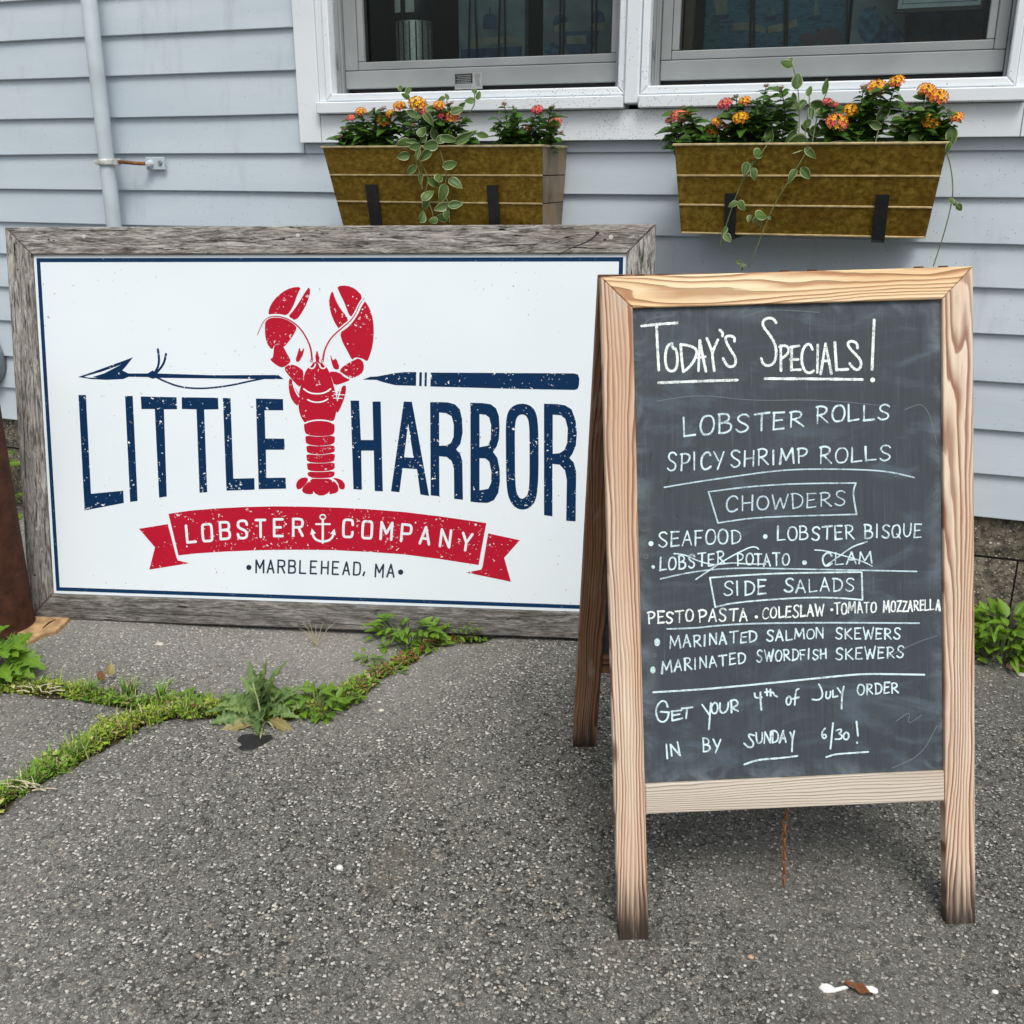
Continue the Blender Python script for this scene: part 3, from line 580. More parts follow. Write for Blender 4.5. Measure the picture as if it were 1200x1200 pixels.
# ------------------------------------------------------------------ downpipe, bracket, cover, bollard
PY=2.705
p0=at(104,0,PY); p1=at(133.5,262,PY); ddir=(p1-p0)/(p1.z-p0.z)
t=thing('downpipe','blue grey painted pipe running down the clapboards, left of the window','pipe',(p1.x,PY,.12))
def pp(z): q=p0+ddir*(z-p0.z); return Vector((q.x,PY,z))
m=MB(); m.tube([pp(z) for z in (.10,.5,1.0,1.5,2.3)],.0232,24); m.build('pipe',M_PIPE,t,smooth=True)
m=MB(); m.tube([pp(z)+Vector((-.0235,.004,0)) for z in (.10,.6,1.0,1.2,1.5,2.3)],[.006]*6,8); m.build('cable',M_PIPE,t,smooth=True)
zc=at(135,190,PY).z
cm=MB(); cm.lathe([(.0236,-.009),(.029,-.009),(.030,-.004),(.030,.005),(.029,.009),(.0236,.009)],24,tuple(pp(zc))); c_=cm.build('clamp',M_CLAMP,t,smooth=True)
m=MB(); q=pp(zc); m.box((q.x+.029,q.y-.012,q.z-.010),(q.x+.045,q.y+.010,q.z+.010),.002); m.box((q.x-.042,q.y-.01,q.z-.006),(q.x-.029,q.y+.008,q.z+.006),.002); m.build('clamp_ear',M_CLAMP,t)
e=at(176,192,WY-.012); m=MB(); m.tube([q+Vector((.045,0,.001)),q+Vector((.11,.01,-.004)),e+Vector((-.012,-.012,.001)),e],[.0055,.0055,.0058,.006],10); m.build('rod',M_RUST2,t,smooth=True)
a=at(172,199,WY-.008); b=at(192,184,WY-.008); m=MB(); m.box((a.x,WY-.010,a.z),(b.x,WY-.003,b.z),.0015); m.build('wall_plate',M_PIPE,t)
m=MB(); m.lathe([(0,.004),(.006,.004),(.0085,0),(.0085,-.003)],12,(0,0,0),ax='y'); m.build('screw',M_GREY,t,Matrix.Translation((b.x-.014,WY-.010,(a.z+b.z)/2+.002)))
m=MB(); m.lathe([(0,.018),(.008,.016),(.011,.006),(.012,0)],12,(0,0,0),ax='y'); m.build('rod_socket',M_PIPE,t,Matrix.Translation((e.x,WY-.010,e.z)))
cc=at(-29.6,420,WY-.02); rr=.118
t=thing('utility_cover','round dark grey bolted utility cover on the wall at the far left edge','cover',(cc.x,WY-.02,cc.z))
m=MB(); m.lathe([(0,.045),(rr*.55,.043),(rr*.74,.034),(rr*.78,.022),(rr*.80,.018)],40,tuple(cc),ax='y'); m.build('dome',M_GREY,t,smooth=True)
m=MB(); m.lathe([(rr*.80,.020),(rr*.95,.020),(rr,.014),(rr,-.018)],40,tuple(cc),ax='y'); m.build('flange',M_PIPE if False else M_GREY,t,smooth=True)
for k in range(8):
    th=R(22+45*k); m=MB(); m.lathe([(0,.008),(.007,.008),(.009,.004),(.009,0)],6,(0,0,0),ax='y'); m.build('bolt',M_BLACK,t,Matrix.Translation((cc.x+rr*.88*math.cos(th),WY-.04,cc.z+rr*.88*math.sin(th))))
b0=G(36,738); br=.085
t=thing('rusty_bollard','brown rusted steel post standing at the far left beside the sign','bollard',(b0.x-br*.95,b0.y-.02,float(gz(b0.x,b0.y))))
m=MB(); m.lathe([(br,-.02),(br,.0),(br*.995,.3),(br,.74),(br*.96,.755),(br*.8,.765),(0,.77)],40); m.build('post_shell',M_RUST,t,Matrix.Translation(t.location),smooth=True)
m=MB(); m.lathe([(br*1.02,-.01),(br*1.035,.004),(br*1.02,.012),(br*1.002,.018)],40); m.build('weld_collar',M_RUST,t,Matrix.Translation(t.location),smooth=True)

# ------------------------------------------------------------------ frames on tilted planes
def fmat(rv,t):
    th=rv.length; K=Matrix.Rotation(th,3,rv.normalized())
    U=K@Vector((1,0,0)); Nn=K@Vector((0,1,0)); Vv=K@Vector((0,0,1)); O=-Nn
    return Matrix(((U.x,Vv.x,O.x,t.x),(U.y,Vv.y,O.y,t.y),(U.z,Vv.z,O.z,t.z),(0,0,0,1))),U,Vv,O
RZ90=Matrix.Rotation(PI/2,4,'Z')
def board(name,Fm,poly,o0,o1,mat,parent,grain='u',bev=.0015,label=None):
    cx=(min(p[0] for p in poly)+max(p[0] for p in poly))/2; cy=(min(p[1] for p in poly)+max(p[1] for p in poly))/2
    L=[(p[0]-cx,p[1]-cy) for p in poly]; Mx=Fm@Matrix.Translation((cx,cy,0))
    if grain=='v': L=[(y,-x) for x,y in L]; Mx=Mx@RZ90
    m=MB(); m.prism(L,o0,o1,bev); return link(name,mesh(name,m.V,m.F,mat),parent,Mx,label)

# 2D drawing in photo pixels, laid onto a plane
def chaikin(P,it=3,closed=False):
    P=[Vector(p) for p in P]
    for _ in range(it):
        Q=[]; n=len(P)
        rngi=range(n if closed else n-1)
        if not closed: Q.append(P[0])
        for i in rngi:
            a,b=P[i],P[(i+1)%n]; Q+=[a*.75+b*.25,a*.25+b*.75]
        if not closed: Q.append(P[-1])
        P=Q
    return P
class Decal:
    def __init__(s,Fm,off=.0004,lift=.00003,cyc=14): s.F=Fm; s.Fi=Fm.inverted(); s.o=Fm.translation.copy(); s.n=Vector((Fm[0][2],Fm[1][2],Fm[2][2])); s.off=off; s.k=0; s.lift=lift; s.cyc=cyc; s.m=MB()
    def new(s): s.m=MB()
    def P(s,x,y,dz):
        p=onplane(x,y,s.o+s.n*s.base,s.n); q=s.Fi@p; return (q.x,q.y,s.base+dz)
    base=0.0
    auto=None
    def flush(s,name):
        if s.auto and s.m.V: s.build(name,*s.auto)
    def z(s): s.k+=1; return s.off+s.lift*(s.k%s.cyc)
    def poly(s,outer,holes=(),T=(0,0,1),smooth=0,dz=None,hsmooth=None):
        tr=lambda q:Vector((T[0]+q[0]/T[2],T[1]+q[1]/T[2]))
        hs_=smooth if hsmooth is None else hsmooth
        loops=[[tr(q) for q in outer]]+[[tr(q) for q in h] for h in holes]
        loops=[chaikin(l,smooth if i==0 else hs_,True) if (smooth if i==0 else hs_) else l for i,l in enumerate(loops)]
        tri=tessellate_polygon([[Vector((p.x,p.y,0)) for p in l] for l in loops]); flatp=[p for l in loops for p in l]
        dz=s.z() if dz is None else dz
        V=[s.P(p.x,p.y,dz) for p in flatp]; Fc=[]
        for t in tri:
            a,b,c=[Vector(V[i][:2]) for i in t]
            if abs((b-a).cross(c-a))<1e-12: continue
            Fc.append(t if (b-a).cross(c-a)>0 else t[::-1])
        s.m.add(V,Fc)
    def stroke(s,pts,wd,T=(0,0,1),curved=False,taper=None,dz=None,jit=0):
        P=[Vector((T[0]+q[0]/T[2],T[1]+q[1]/T[2])) for q in pts]
        if not curved and len(P)>2:
            for a,b in zip(P[:-1],P[1:]): s.stroke([a,b],wd,(0,0,1),True,None,dz,jit)
            return
        if len(P)>2: P=chaikin(P,3)
        n=len(P); dz=s.z() if dz is None else dz
        W=[wd*(1+jit*math.sin(i*1.7+P[0].x*3)) *(1 if taper is None else taper[0]+(taper[1]-taper[0])*i/(n-1)) for i in range(n)]
        L=[];Rr=[]
        for i,p in enumerate(P):
            d=(P[min(i+1,n-1)]-P[max(i-1,0)]);
            if d.length<1e-6: d=Vector((1,0))
            d.normalize(); nn=Vector((-d.y,d.x)); L.append(p+nn*W[i]/2); Rr.append(p-nn*W[i]/2)
        d0=(P[0]-P[1]).normalized(); d1=(P[-1]-P[-2]).normalized()
        def cap(c,d,w_): a=math.atan2(d.y,d.x); return [c+Vector((math.cos(a+t_),math.sin(a+t_)))*w_/2 for t_ in (-.9,-.45,0,.45,.9)]
        pts2=L+Rr+cap(P[0],d0,W[0])+cap(P[-1],d1,W[-1]); V=[s.P(p.x,p.y,dz) for p in pts2]; Fc=[]
        def face(ix):
            v=[Vector(V[i][:2]) for i in ix]; ar=sum(v[i].cross(v[(i+1)%len(v)]) for i in range(len(v)))
            if abs(ar)>1e-13: Fc.append(tuple(ix) if ar>0 else tuple(ix[::-1]))
        for i in range(n-1): face([i,i+1,n+i+1,n+i])
        c0=2*n; face([0,n]+[c0+i for i in range(5)] if (Vector(pts2[n])-Vector(pts2[c0])).length<(Vector(pts2[n])-Vector(pts2[c0+4])).length else [0,n]+[c0+4-i for i in range(5)])
        c1=2*n+5; face([n-1,2*n-1]+[c1+i for i in range(5)] if (Vector(pts2[2*n-1])-Vector(pts2[c1])).length<(Vector(pts2[2*n-1])-Vector(pts2[c1+4])).length else [n-1,2*n-1]+[c1+4-i for i in range(5)])
        s.m.add(V,Fc)
    def dot(s,x,y,r,T=(0,0,1),ry=None):
        s.poly([(x+r*math.cos(2*PI*i/14),y+(ry or r)*math.sin(2*PI*i/14)) for i in range(14)],(),T)
    def build(s,name,mat,parent): 
        if not s.m.V: return {}
        o=link(name,mesh(name,s.m.V,s.m.F,mat),parent,s.F); s.m=MB(); return o
# stroke alphabet: (curved, points) in a box 0..w by 0..1
A_=lambda *p:(False,list(p)); B_=lambda *p:(True,list(p))
OO=[(.5,1),(.18,.95),(0,.6),(.02,.3),(.2,.03),(.5,0),(.82,.06),(1,.4),(.97,.7),(.8,.95),(.5,1)]
FONT={'A':[A_((0,0),(.45,1)),A_((.45,1),(.95,0)),A_((.18,.36),(.78,.36))],
'B':[A_((.05,1),(.05,0)),B_((0,1),(.4,1.02),(.75,.92),(.75,.65),(.4,.54),(.05,.52)),B_((.05,.52),(.5,.54),(.92,.42),(.9,.12),(.5,-.02),(.03,0))],
'C':[B_((.95,.82),(.8,1.0),(.4,1.02),(.05,.75),(.0,.35),(.2,.02),(.6,-.03),(.98,.15))],
'D':[A_((.1,1),(.12,0)),B_((0,1),(.45,1.03),(.95,.8),(1,.4),(.75,.08),(.12,0))],
'E':[A_((.1,1),(.08,0)),A_((.05,1),(.95,1.0)),A_((.1,.53),(.8,.55)),A_((.08,0),(.95,.03))],
'F':[A_((.1,1),(.12,0)),A_((.03,1),(.95,1.0)),A_((.1,.52),(.75,.53))],
'G':[B_((.9,.85),(.6,1.02),(.15,.9),(0,.5),(.1,.1),(.5,-.03),(.9,.1),(.95,.45)),A_((.95,.45),(.55,.45))],
'H':[A_((.05,1),(.08,0)),A_((.9,1),(.92,0)),A_((.07,.48),(.92,.53))],
'I':[A_((.3,1),(.3,0))],
'J':[B_((.7,1),(.75,.3),(.5,0),(.1,.1))],
'K':[A_((.08,1),(.08,0)),A_((.9,1),(.1,.45)),A_((.25,.52),(.98,0))],
'L':[A_((.05,1),(.05,0)),A_((.05,0),(.98,.05))],
'M':[A_((.02,0),(.10,1)),A_((.10,1),(.45,.25)),A_((.45,.25),(.82,1)),A_((.82,1),(.98,0))],
'N':[A_((.05,0),(.08,1)),A_((.08,1),(.9,.02)),A_((.9,.02),(.92,1))],
'O':[B_(*OO)],
'P':[A_((.1,1),(.15,0)),B_((0,.97),(.45,1.04),(.95,.9),(.88,.6),(.5,.45),(.12,.45))],
'Q':[B_(*OO),A_((.6,.3),(1.05,-.05))],
'R':[A_((.1,1),(.12,0)),B_((0,.98),(.4,1.04),(.85,.92),(.8,.62),(.45,.5),(.12,.47)),A_((.3,.5),(1.0,.0))],
'S':[B_((.92,.88),(.7,1.03),(.25,1.0),(.08,.78),(.3,.56),(.7,.44),(.93,.25),(.75,.02),(.3,-.03),(.03,.14))],
'T':[A_((0,.98),(1,1.02)),A_((.5,1),(.5,0))],
'U':[B_((.05,1),(.03,.35),(.2,.02),(.6,0),(.9,.25),(.92,1))],
'V':[A_((0,1),(.45,0)),A_((.45,0),(.9,1))],
'W':[A_((0,1),(.25,0)),A_((.25,0),(.5,.75)),A_((.5,.75),(.75,0)),A_((.75,0),(1,1))],
'Y':[A_((0,1),(.45,.45)),A_((.95,1),(.35,-.05))],
'Z':[A_((.05,1),(.9,1)),A_((.9,1),(.05,0)),A_((.05,0),(.98,.02))]}
WID={'I':.42,'E':.78,'F':.75,'L':.78,'M':1.25,'W':1.25,'S':.85,'J':.75,'T':.95}
def word(D,txt,x0,y0,x1,y1,h0,h1,wd,hand=True,gap=.28,r=None):
    au=D.auto; D.auto=None
    ws=[WID.get(c,.9) for c in txt]; tot=sum(ws)+gap*(len(txt)-1); u=(x1-x0)/tot; x=0
    rr_=random.Random(sum(map(ord,txt))+int(x0))
    for c,wl_ in zip(txt,ws):
        t=(x+wl_/2)/tot; h=h0+(h1-h0)*t; bx=x0+x*u; by=y0+(y1-y0)*t; lw=wl_*u
        jx,jy,sk=(rr_.uniform(-.4,.4),rr_.uniform(-.7,.7),rr_.uniform(-.06,.10)) if hand else (0,0,0)
        hh=h*(rr_.uniform(.94,1.06) if hand else 1)
        for cur,pts in FONT[c]:
            q=[(bx+jx+px*lw*(1 if c!='I' else 1)+sk*py*hh*.5+(rr_.uniform(-.3,.3) if hand else 0),by+jy-py*hh+(rr_.uniform(-.3,.3) if hand else 0)+(px-.5)*lw*(y1-y0)/(x1-x0)) for px,py in pts]
            D.stroke(q,wd*(rr_.uniform(.85,1.12) if hand else 1),curved=cur,jit=.17 if hand else 0,taper=((rr_.uniform(.8,1.15),rr_.uniform(.75,1.15)) if hand else None))
        x+=wl_+gap
    D.auto=au; D.flush('lettering')

# ------------------------------------------------------------------ sandwich board
FA,UA,VA,OA=fmat(Vector((-.2522,-.0735,.3812)),Vector((-.29970551,1.357211,1.2-1.21490459)))
W,L,s_,tr,rb,rt=.6,1.0864,.0499,.0501,.2124,.2623
yawA=math.atan2(UA.y,UA.x)
basec=(FA@Vector((W/2,0,-.28,))); sb=thing('sandwich_board','wood framed folding chalkboard listing specials, standing in front of the sign','chalkboard',(basec.x,basec.y,0),yawA)
T_=.020
def aframe(Fm,mat,railmat,front,L=L):
    board('stile',Fm,[(0,0),(s_,0),(s_,L-tr-.0004),(0,L-.0004)],-T_,0,mat,sb,'v')
    board('stile',Fm,[(W-s_,0),(W,0),(W,L-.0004),(W-s_,L-tr-.0004)],-T_,0,mat,sb,'v')
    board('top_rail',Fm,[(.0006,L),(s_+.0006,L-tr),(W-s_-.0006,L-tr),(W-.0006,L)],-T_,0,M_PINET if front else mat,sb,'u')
    board('bottom_rail',Fm,[(s_+.001,rb),(W-s_-.001,rb),(W-s_-.001,rt),(s_+.001,rt)],-T_+.002,-.0015,railmat,sb,'u')
    pc=(W/2,(rt+L-tr)/2); Mx=Fm@Matrix.Translation((pc[0],pc[1],0)); hw=(W-2*s_)/2-.0008; hh=(L-tr-rt)/2-.0008
    m=MB(); m.prism([(-hw,-hh),(hw,-hh),(hw,hh),(-hw,hh)],-.013,-.008,.0003)
    return link('chalk_panel',mesh('chalk_panel',m.V,m.F,M_SLATE),sb,Mx)
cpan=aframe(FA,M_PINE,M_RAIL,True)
topb=FA@Vector((0,L,-T_-.0015)); foot=Vector((-.534,1.882,float(gz(-.534,1.882))))
Lr=(topb-foot).length; Vr=(topb-foot).normalized(); Ur=(UA-Vr*UA.dot(Vr)).normalized(); Or=Ur.cross(Vr).normalized(); tp=foot
FR=Matrix(((Ur.x,Vr.x,Or.x,tp.x),(Ur.y,Vr.y,Or.y,tp.y),(Ur.z,Vr.z,Or.z,tp.z),(0,0,0,1)))
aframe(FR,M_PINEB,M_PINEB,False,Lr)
# hinges on the top joint
for u in (.032,.066,.30,.345,.52,.56):
    m=MB(); m.tube([FA@Vector((u-.007,L+.0012,-T_-.0005)),FA@Vector((u+.007,L+.0012,-T_-.0005))],.0042,10); m.build('hinge_knuckle',M_RUST,sb)
# chain hanging behind the bottom rail
ch=FA@Vector((.30,rb+.01,-T_-.012))
lk=MB(); n_=0
zt=ch.z; zb=float(gz(ch.x,ch.y))+.004
nl=int((zt-zb)/.0135)
ring=[(.0042*math.cos(2*PI*i/12),.0085*math.sin(2*PI*i/12)) for i in range(12)]
m=MB()
V=[];Fc=[]
for i,(a,b) in enumerate(ring):
    for j in range(6):
        th=2*PI*j/6; k=1+ .28*math.cos(th)/1.0; V.append((a*k,.0015*math.sin(th),b*(1+.14*math.cos(th))))
for i in range(12):
    for j in range(6): Fc.append((i*6+j,i*6+(j+1)%6,((i+1)%12)*6+(j+1)%6,((i+1)%12)*6+j))
cme=mesh('chain_link',V,Fc,M_RUST2,True)
chn=thing_part('chain',sb,tuple(ch))
for k in range(nl): link('chain_link',cme,chn,Matrix.Translation((ch.x-.004*math.sin(k*.35),ch.y,zt-k*.0135))@Matrix.Rotation(R(90*(k%2)+20),4,'Z'))
# chalk writing
D=Decal(FA,off=-.0080+.0003,lift=.00002,cyc=20); D.base=0
class DD(Decal):
    def P(s,x,y,dz):
        p=onplane(x,y,s.o+s.n*(-.0080),s.n); q=s.Fi@p; return (q.x,q.y,dz)
D=DD(FA,off=-.0080+.00025,lift=.00002,cyc=20)
T1=(740,360,7.5); T2=(880,360,6.6667)
for cur,p in [(1,[(90,165),(240,150),(400,138)]),(1,[(220,150),(228,350),(240,552)]),(1,[(355,318),(318,335),(298,400),(296,480),(312,545),(350,567),(390,550),(406,480),(400,400),(385,360),(372,372),(350,322)]),(1,[(432,325),(440,450),(455,565)]),(1,[(432,328),(500,335),(565,360),(576,410),(545,480),(500,535),(455,568)]),
   (0,[(600,292),(588,560)]),(1,[(600,292),(625,430),(655,565)]),(0,[(585,445),(648,435)]),(1,[(662,275),(690,340),(710,400)]),(1,[(760,285),(708,395),(715,470),(727,558)]),(1,[(775,200),(803,225),(798,255)]),
   (1,[(905,300),(905,262),(860,250),(822,262),(832,310),(880,390),(918,450),(912,510),(870,528),(835,510),(805,450)]),(1,[(238,665),(600,650),(932,640)])]: D.stroke(p,3.1,T1,bool(cur),jit=.13)
D.build('lettering',M_CH1,cpan)
for cur,p in [(1,[(195,120),(175,90),(135,82),(92,105),(92,150),(150,220),(190,290),(200,370),(180,440),(130,462),(90,440),(80,400)]),(0,[(232,300),(234,495)]),(1,[(225,310),(265,295),(300,325),(285,370),(235,402)]),(0,[(318,310),(315,490)]),(0,[(310,312),(375,302)]),(0,[(315,490),(385,488)]),(0,[(308,408),(368,408)]),
   (1,[(480,330),(462,285),(425,295),(398,350),(395,440),(425,508),(465,515),(490,495)]),(0,[(522,295),(518,510)]),(0,[(582,285),(545,520)]),(0,[(582,285),(628,518)]),(0,[(555,420),(610,418)]),(0,[(655,275),(668,490)]),(0,[(668,490),(755,485)]),
   (1,[(832,320),(828,280),(785,262),(752,278),(768,320),(830,380),(865,430),(850,485),(810,490),(770,440)]),(0,[(962,100),(945,485)]),(1,[(112,558),(500,560),(868,565)])]: D.stroke(p,3.1,T2,bool(cur),jit=.13)
D.dot(950,568,19,T2); D.build('lettering',M_CH1,cpan)
D.auto=(M_CH2,cpan)
for a in [('LOBSTER',801,511,941,500,24,17.5),('ROLLS',956,496,1042,491,19,17),('SPICY',782,551.5,848,549,21,20),('SHRIMP',856,547.5,947,542,18,16.5),('ROLLS',960,543,1044,539,19,16)]: word(D,*a,2.2)
D.build('lettering',M_CH2,cpan)
D.auto=(M_CH3,cpan)
for a in [('CHOWDERS',851.5,599.5,991,592,17,16.5)]: word(D,*a,1.8)
D.stroke([(778.6,571),(820,564),(866.7,557.4),(905,552),(942.7,549.5),(1009,550),(1045,553),(1071,559.6)],1.7,curved=True); D.build('chalk_line',M_CH3,cpan)
D.stroke([(830.2,576.4),(870,571),(915,567.5),(960,566.3),(1002.8,566)],1.7,curved=True); D.stroke([(1002.8,566),(999.5,576),(1001,588),(1003.8,602.7)],2.0,curved=True); D.stroke([(1003.8,602.7),(920,605),(880,607),(841.3,612.8)],1.7,curved=True); D.stroke([(841.3,612.8),(830.2,576.4)],1.9)
D.build('chalk_frame',M_CH3,cpan)
D.stroke([(774,678.3),(807,670.8),(840,666.7),(873,665.5),(930,666.7),(1000,668),(1074,669.6)],1.7,curved=True)
D.build('chalk_line',M_CH3,cpan); D.stroke([(781.8,737),(815,736),(840,733),(880,730.5),(960,729.5),(1077,730.2)],1.9,curved=True)
D.build('chalk_line',M_CH3,cpan)
D.auto=(M_CH2,cpan)
for a in [('SEAFOOD',772,641,868,636.5,16.5,16),('LOBSTER',911,633.5,1001,631,16,15),('BISQUE',1013,630,1079,629,15,14.5),('LOBSTER',773,668.5,849,660.5,15,13.5),('POTATO',863.5,662,924.6,663,13.5,14),('CLAM',964,663,1022,660,15,13),
   ('SIDE',847.5,697.5,898,696,16,15.5),('SALADS',919,694,1001,692.5,15,15)]: word(D,*a,1.95)
for x,y,r in [(762.8,637,3),(896.7,628.7,2.7),(765.3,664.3,2.1),(942.7,659.2,2.8)]: D.dot(x,y,r); D.build('chalk_dot',M_CH2,cpan)
T5=(750,610,6.6667); D.stroke([(265,258),(350,265),(450,315),(560,345),(640,340),(730,328),(800,338),(980,340)],1.5,T5,True); D.stroke([(435,460),(560,375),(700,285),(800,235),(860,207),(905,205),(925,222)],1.6,T5,True)
D.build('crossing_out',M_CH2,cpan); T6=(880,600,5.217); D.stroke([(390,232),(450,235),(560,265),(680,300),(740,330)],1.5,T6,True); D.stroke([(455,330),(540,270),(620,210),(710,182)],1.6,T6,True)
D.build('crossing_out',M_CH2,cpan)
for p in ([(831.8,677),(870,674),(920,671.5),(1009.8,670.3)],[(1009.8,670.3),(1010.7,702.9)],[(1010.7,702.9),(975,700),(930,700.5),(860,706),(838.2,711.5)],[(838.2,711.5),(831.8,677)]): D.stroke(p,1.9,curved=len(p)>2)
D.build('chalk_frame',M_CH2,cpan)
D.auto=(M_CH1,cpan)
for a in [('PESTO',759,731,812.5,728,13,13),('PASTA',819,729.5,876,727,14.5,13),('COLESLAW',893.6,725,965.5,721.5,13,13),('TOMATO',978,719.5,1026.5,717.5,12.5,12),('MOZZARELLA',1035,717,1101.5,714.5,12.5,11.5)]: word(D,*a,1.9)
for x,y,r in [(886.3,722.9,2),(974.7,714.6,1.8)]: D.dot(x,y,r); D.build('chalk_dot',M_CH1,cpan)
D.build('lettering',M_CH1,cpan)
D.auto=(M_CH2,cpan)
for a in [('MARINATED',785,760,887,751.5,14,12),('SALMON',898.5,751,965,747.5,12,11.5),('SKEWERS',979,748.5,1055,749,12.5,12),('MARINATED',775,789,874,777,14,12.5),('SWORDFISH',886.6,775,968.5,772,12.5,11.5),('SKEWERS',979,773,1059,770.5,13,12.5)]: word(D,*a,1.9)
D.dot(770,752.6,3.4,ry=4.6); D.build('chalk_dot',M_CH2,cpan); D.dot(765,785,3.0,ry=4.2); D.build('chalk_dot',M_CH2,cpan)
D.stroke([(765.3,811.2),(820,808),(879,802.7),(960,794.5),(1009,789.5),(1050,790),(1083,790.6)],2.2,curved=True)
D.build('lettering',M_CH2,cpan)
D.build('chalk_line',M_CH2,cpan)
T7=(750,790,6.6667); T8=(900,780,5.714)
def D_st(cur,p,wd,T): D.stroke(p,wd,T,bool(cur),jit=.13)
for it in [(1,[(215,255),(205,215),(170,205),(135,240),(122,300),(140,360),(180,378),(215,350),(225,300)]),(0,[(225,298),(160,293)]),(0,[(250,290),(252,360)]),(0,[(245,290),(322,282)]),(0,[(252,362),(330,345)]),(0,[(255,322),(310,312)]),(0,[(325,268),(410,258)]),(0,[(367,265),(360,345)]),
   (0,[(485,238),(545,322)]),(1,[(553,225),(545,330),(538,430)]),(1,[(585,220),(558,245),(558,295),(585,312),(608,285),(606,235),(585,220)]),(1,[(625,225),(622,290),(650,308),(685,280),(690,222)]),(0,[(712,205),(715,300)]),(1,[(705,210),(745,196),(768,225),(750,250),(715,260)]),(0,[(715,262),(765,288)]),None,
   (1,[(895,150),(898,180),(920,186),(950,180)]),(1,[(940,140),(940,200),(948,280)]),(0,[(988,115),(992,165)]),(0,[(975,142),(1005,136)]),(0,[(1018,118),(1020,168)]),(1,[(1020,148),(1040,138),(1048,165),(1070,175)]),None,
   (0,[(205,548),(213,658)]),(0,[(248,638),(238,550)]),(0,[(238,550),(312,635)]),(0,[(312,635),(292,530)]),None,
   (1,[(890,478),(850,466),(848,490),(885,530),(885,565),(850,575),(812,540)]),None,(1,[(815,705),(880,680),(950,665),(1100,655),(1228,638)])]:
    if it is None: D.build('lettering',M_CH2,cpan)
    else: D_st(*it,2.1,T7)
D.build('chalk_line',M_CH2,cpan)
word(D,'BY',823.5,881,844.5,881,14.5,15,2.0); word(D,'UNDA',886,871.5,921,870,13,13,1.9,gap=.15)
for it in [(1,[(138,205),(120,225),(125,262),(145,262),(155,235),(150,208),(138,205)]),(1,[(205,155),(188,160),(182,200),(178,262)]),(0,[(160,222),(205,212)]),None,(1,[(340,125),(362,165),(365,210),(335,232),(295,225)]),(1,[(390,175),(385,215),(405,222),(418,200),(418,172)]),(0,[(433,165),(435,210)]),(0,[(435,211),(465,205)]),(0,[(465,150),(492,188)]),(1,[(507,140),(495,200),(492,288)]),None,
   (0,[(148,447),(165,490)]),(1,[(176,438),(162,500),(160,575)]),None,(1,[(382,420),(362,440),(360,475),(378,490),(392,475),(382,458),(364,465)]),(0,[(435,385),(418,555)]),(1,[(455,435),(490,422),(490,445),(470,455),(498,465),(490,492),(450,492)]),(1,[(522,445),(505,460),(505,488),(525,498),(542,480),(538,452),(522,445)]),None,(0,[(592,375),(602,470)]),None,(1,[(390,612),(450,592),(560,585),(672,577)])]:
    if it is None: D.build('lettering',M_CH2,cpan)
    else: D_st(*it,1.95,T8)
D.build('chalk_line',M_CH2,cpan)
D.dot(596,516,7,T8); word(D,'ORDER',1005,815,1052,811.5,12,12,1.9); D.build('lettering',M_CH2,cpan)
# faint half erased older writing
for x,y,r in [(757,652,2.5),(757,711,3),(767,768,2)]: D.stroke([(x+r*math.cos(i*.9),y+r*math.sin(i*.9)) for i in range(8)],.9,curved=True)
for p in ([(752,381),(765,372),(790,370)],[(870,372),(900,362),(960,366)],[(770,470),(820,462),(880,470),(960,468),(1040,476)],[(1060,480),(1085,470),(1098,520)],[(1040,770),(1075,752),(1098,745)],[(1045,900),(1080,885),(1098,850)],[(1050,845),(1068,832),(1062,850),(1080,838)]): D.stroke(p,1.0,curved=True)
D.build('lettering',M_CH0,sb,).__setitem__('label','faint rubbed out older chalk marks')

# ------------------------------------------------------------------ big wood framed sign
K_=1.7116
FS,US,VS,OS=fmat(Vector((-.1712,-.0309,.2345)),Vector((-1.2636*K_,1.1776*K_,1.2-.7011*K_)))
H_=.6217*K_; WS=K_; b_=.0412*K_; E_=.004*K_+.003
bc=FS@Vector((WS/2,0,0)); sg=thing('shop_sign','large white lobster company sign in a grey weathered wood frame, leaning on the wall','sign',(bc.x,bc.y,0),math.atan2(US.y,US.x))
TH=.034
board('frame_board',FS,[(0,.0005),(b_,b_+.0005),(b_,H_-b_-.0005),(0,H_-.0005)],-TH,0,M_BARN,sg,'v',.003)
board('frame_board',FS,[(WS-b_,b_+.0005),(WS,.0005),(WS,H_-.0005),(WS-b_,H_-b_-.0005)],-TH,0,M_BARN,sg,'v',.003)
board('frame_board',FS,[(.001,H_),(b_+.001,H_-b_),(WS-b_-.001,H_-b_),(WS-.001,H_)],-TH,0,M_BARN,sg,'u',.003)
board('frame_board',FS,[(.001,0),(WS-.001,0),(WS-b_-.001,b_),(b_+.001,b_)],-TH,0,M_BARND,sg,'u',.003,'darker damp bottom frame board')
pc=Vector((WS/2,H_/2,0)); hw=WS/2-b_-.0005; hh=H_/2-b_-.0005
m=MB(); m.prism([(-hw,-hh),(hw,-hh),(hw,hh),(-hw,hh)],-.020,-E_,.0004); span=link('panel',mesh('panel',m.V,m.F,M_WHT),sg,FS@Matrix.Translation(pc))
for (px,py) in [(98,277),(349,276),(716,278),(44,620)]:
    q=onplane(px,py,FS.translation,OS); m=MB(); m.lathe([(0,.0012),(.005,.001),(.0055,0),(.0055,-.003)],12); m.build('screw',M_CLAMP,sg,Matrix.Translation(q)@FS.to_3x3().to_4x4())
class DS(Decal):
    def P(s,x,y,dz):
        p=onplane(x,y,s.o+s.n*(-E_),s.n); q=s.Fi@p; return (q.x,q.y,dz)
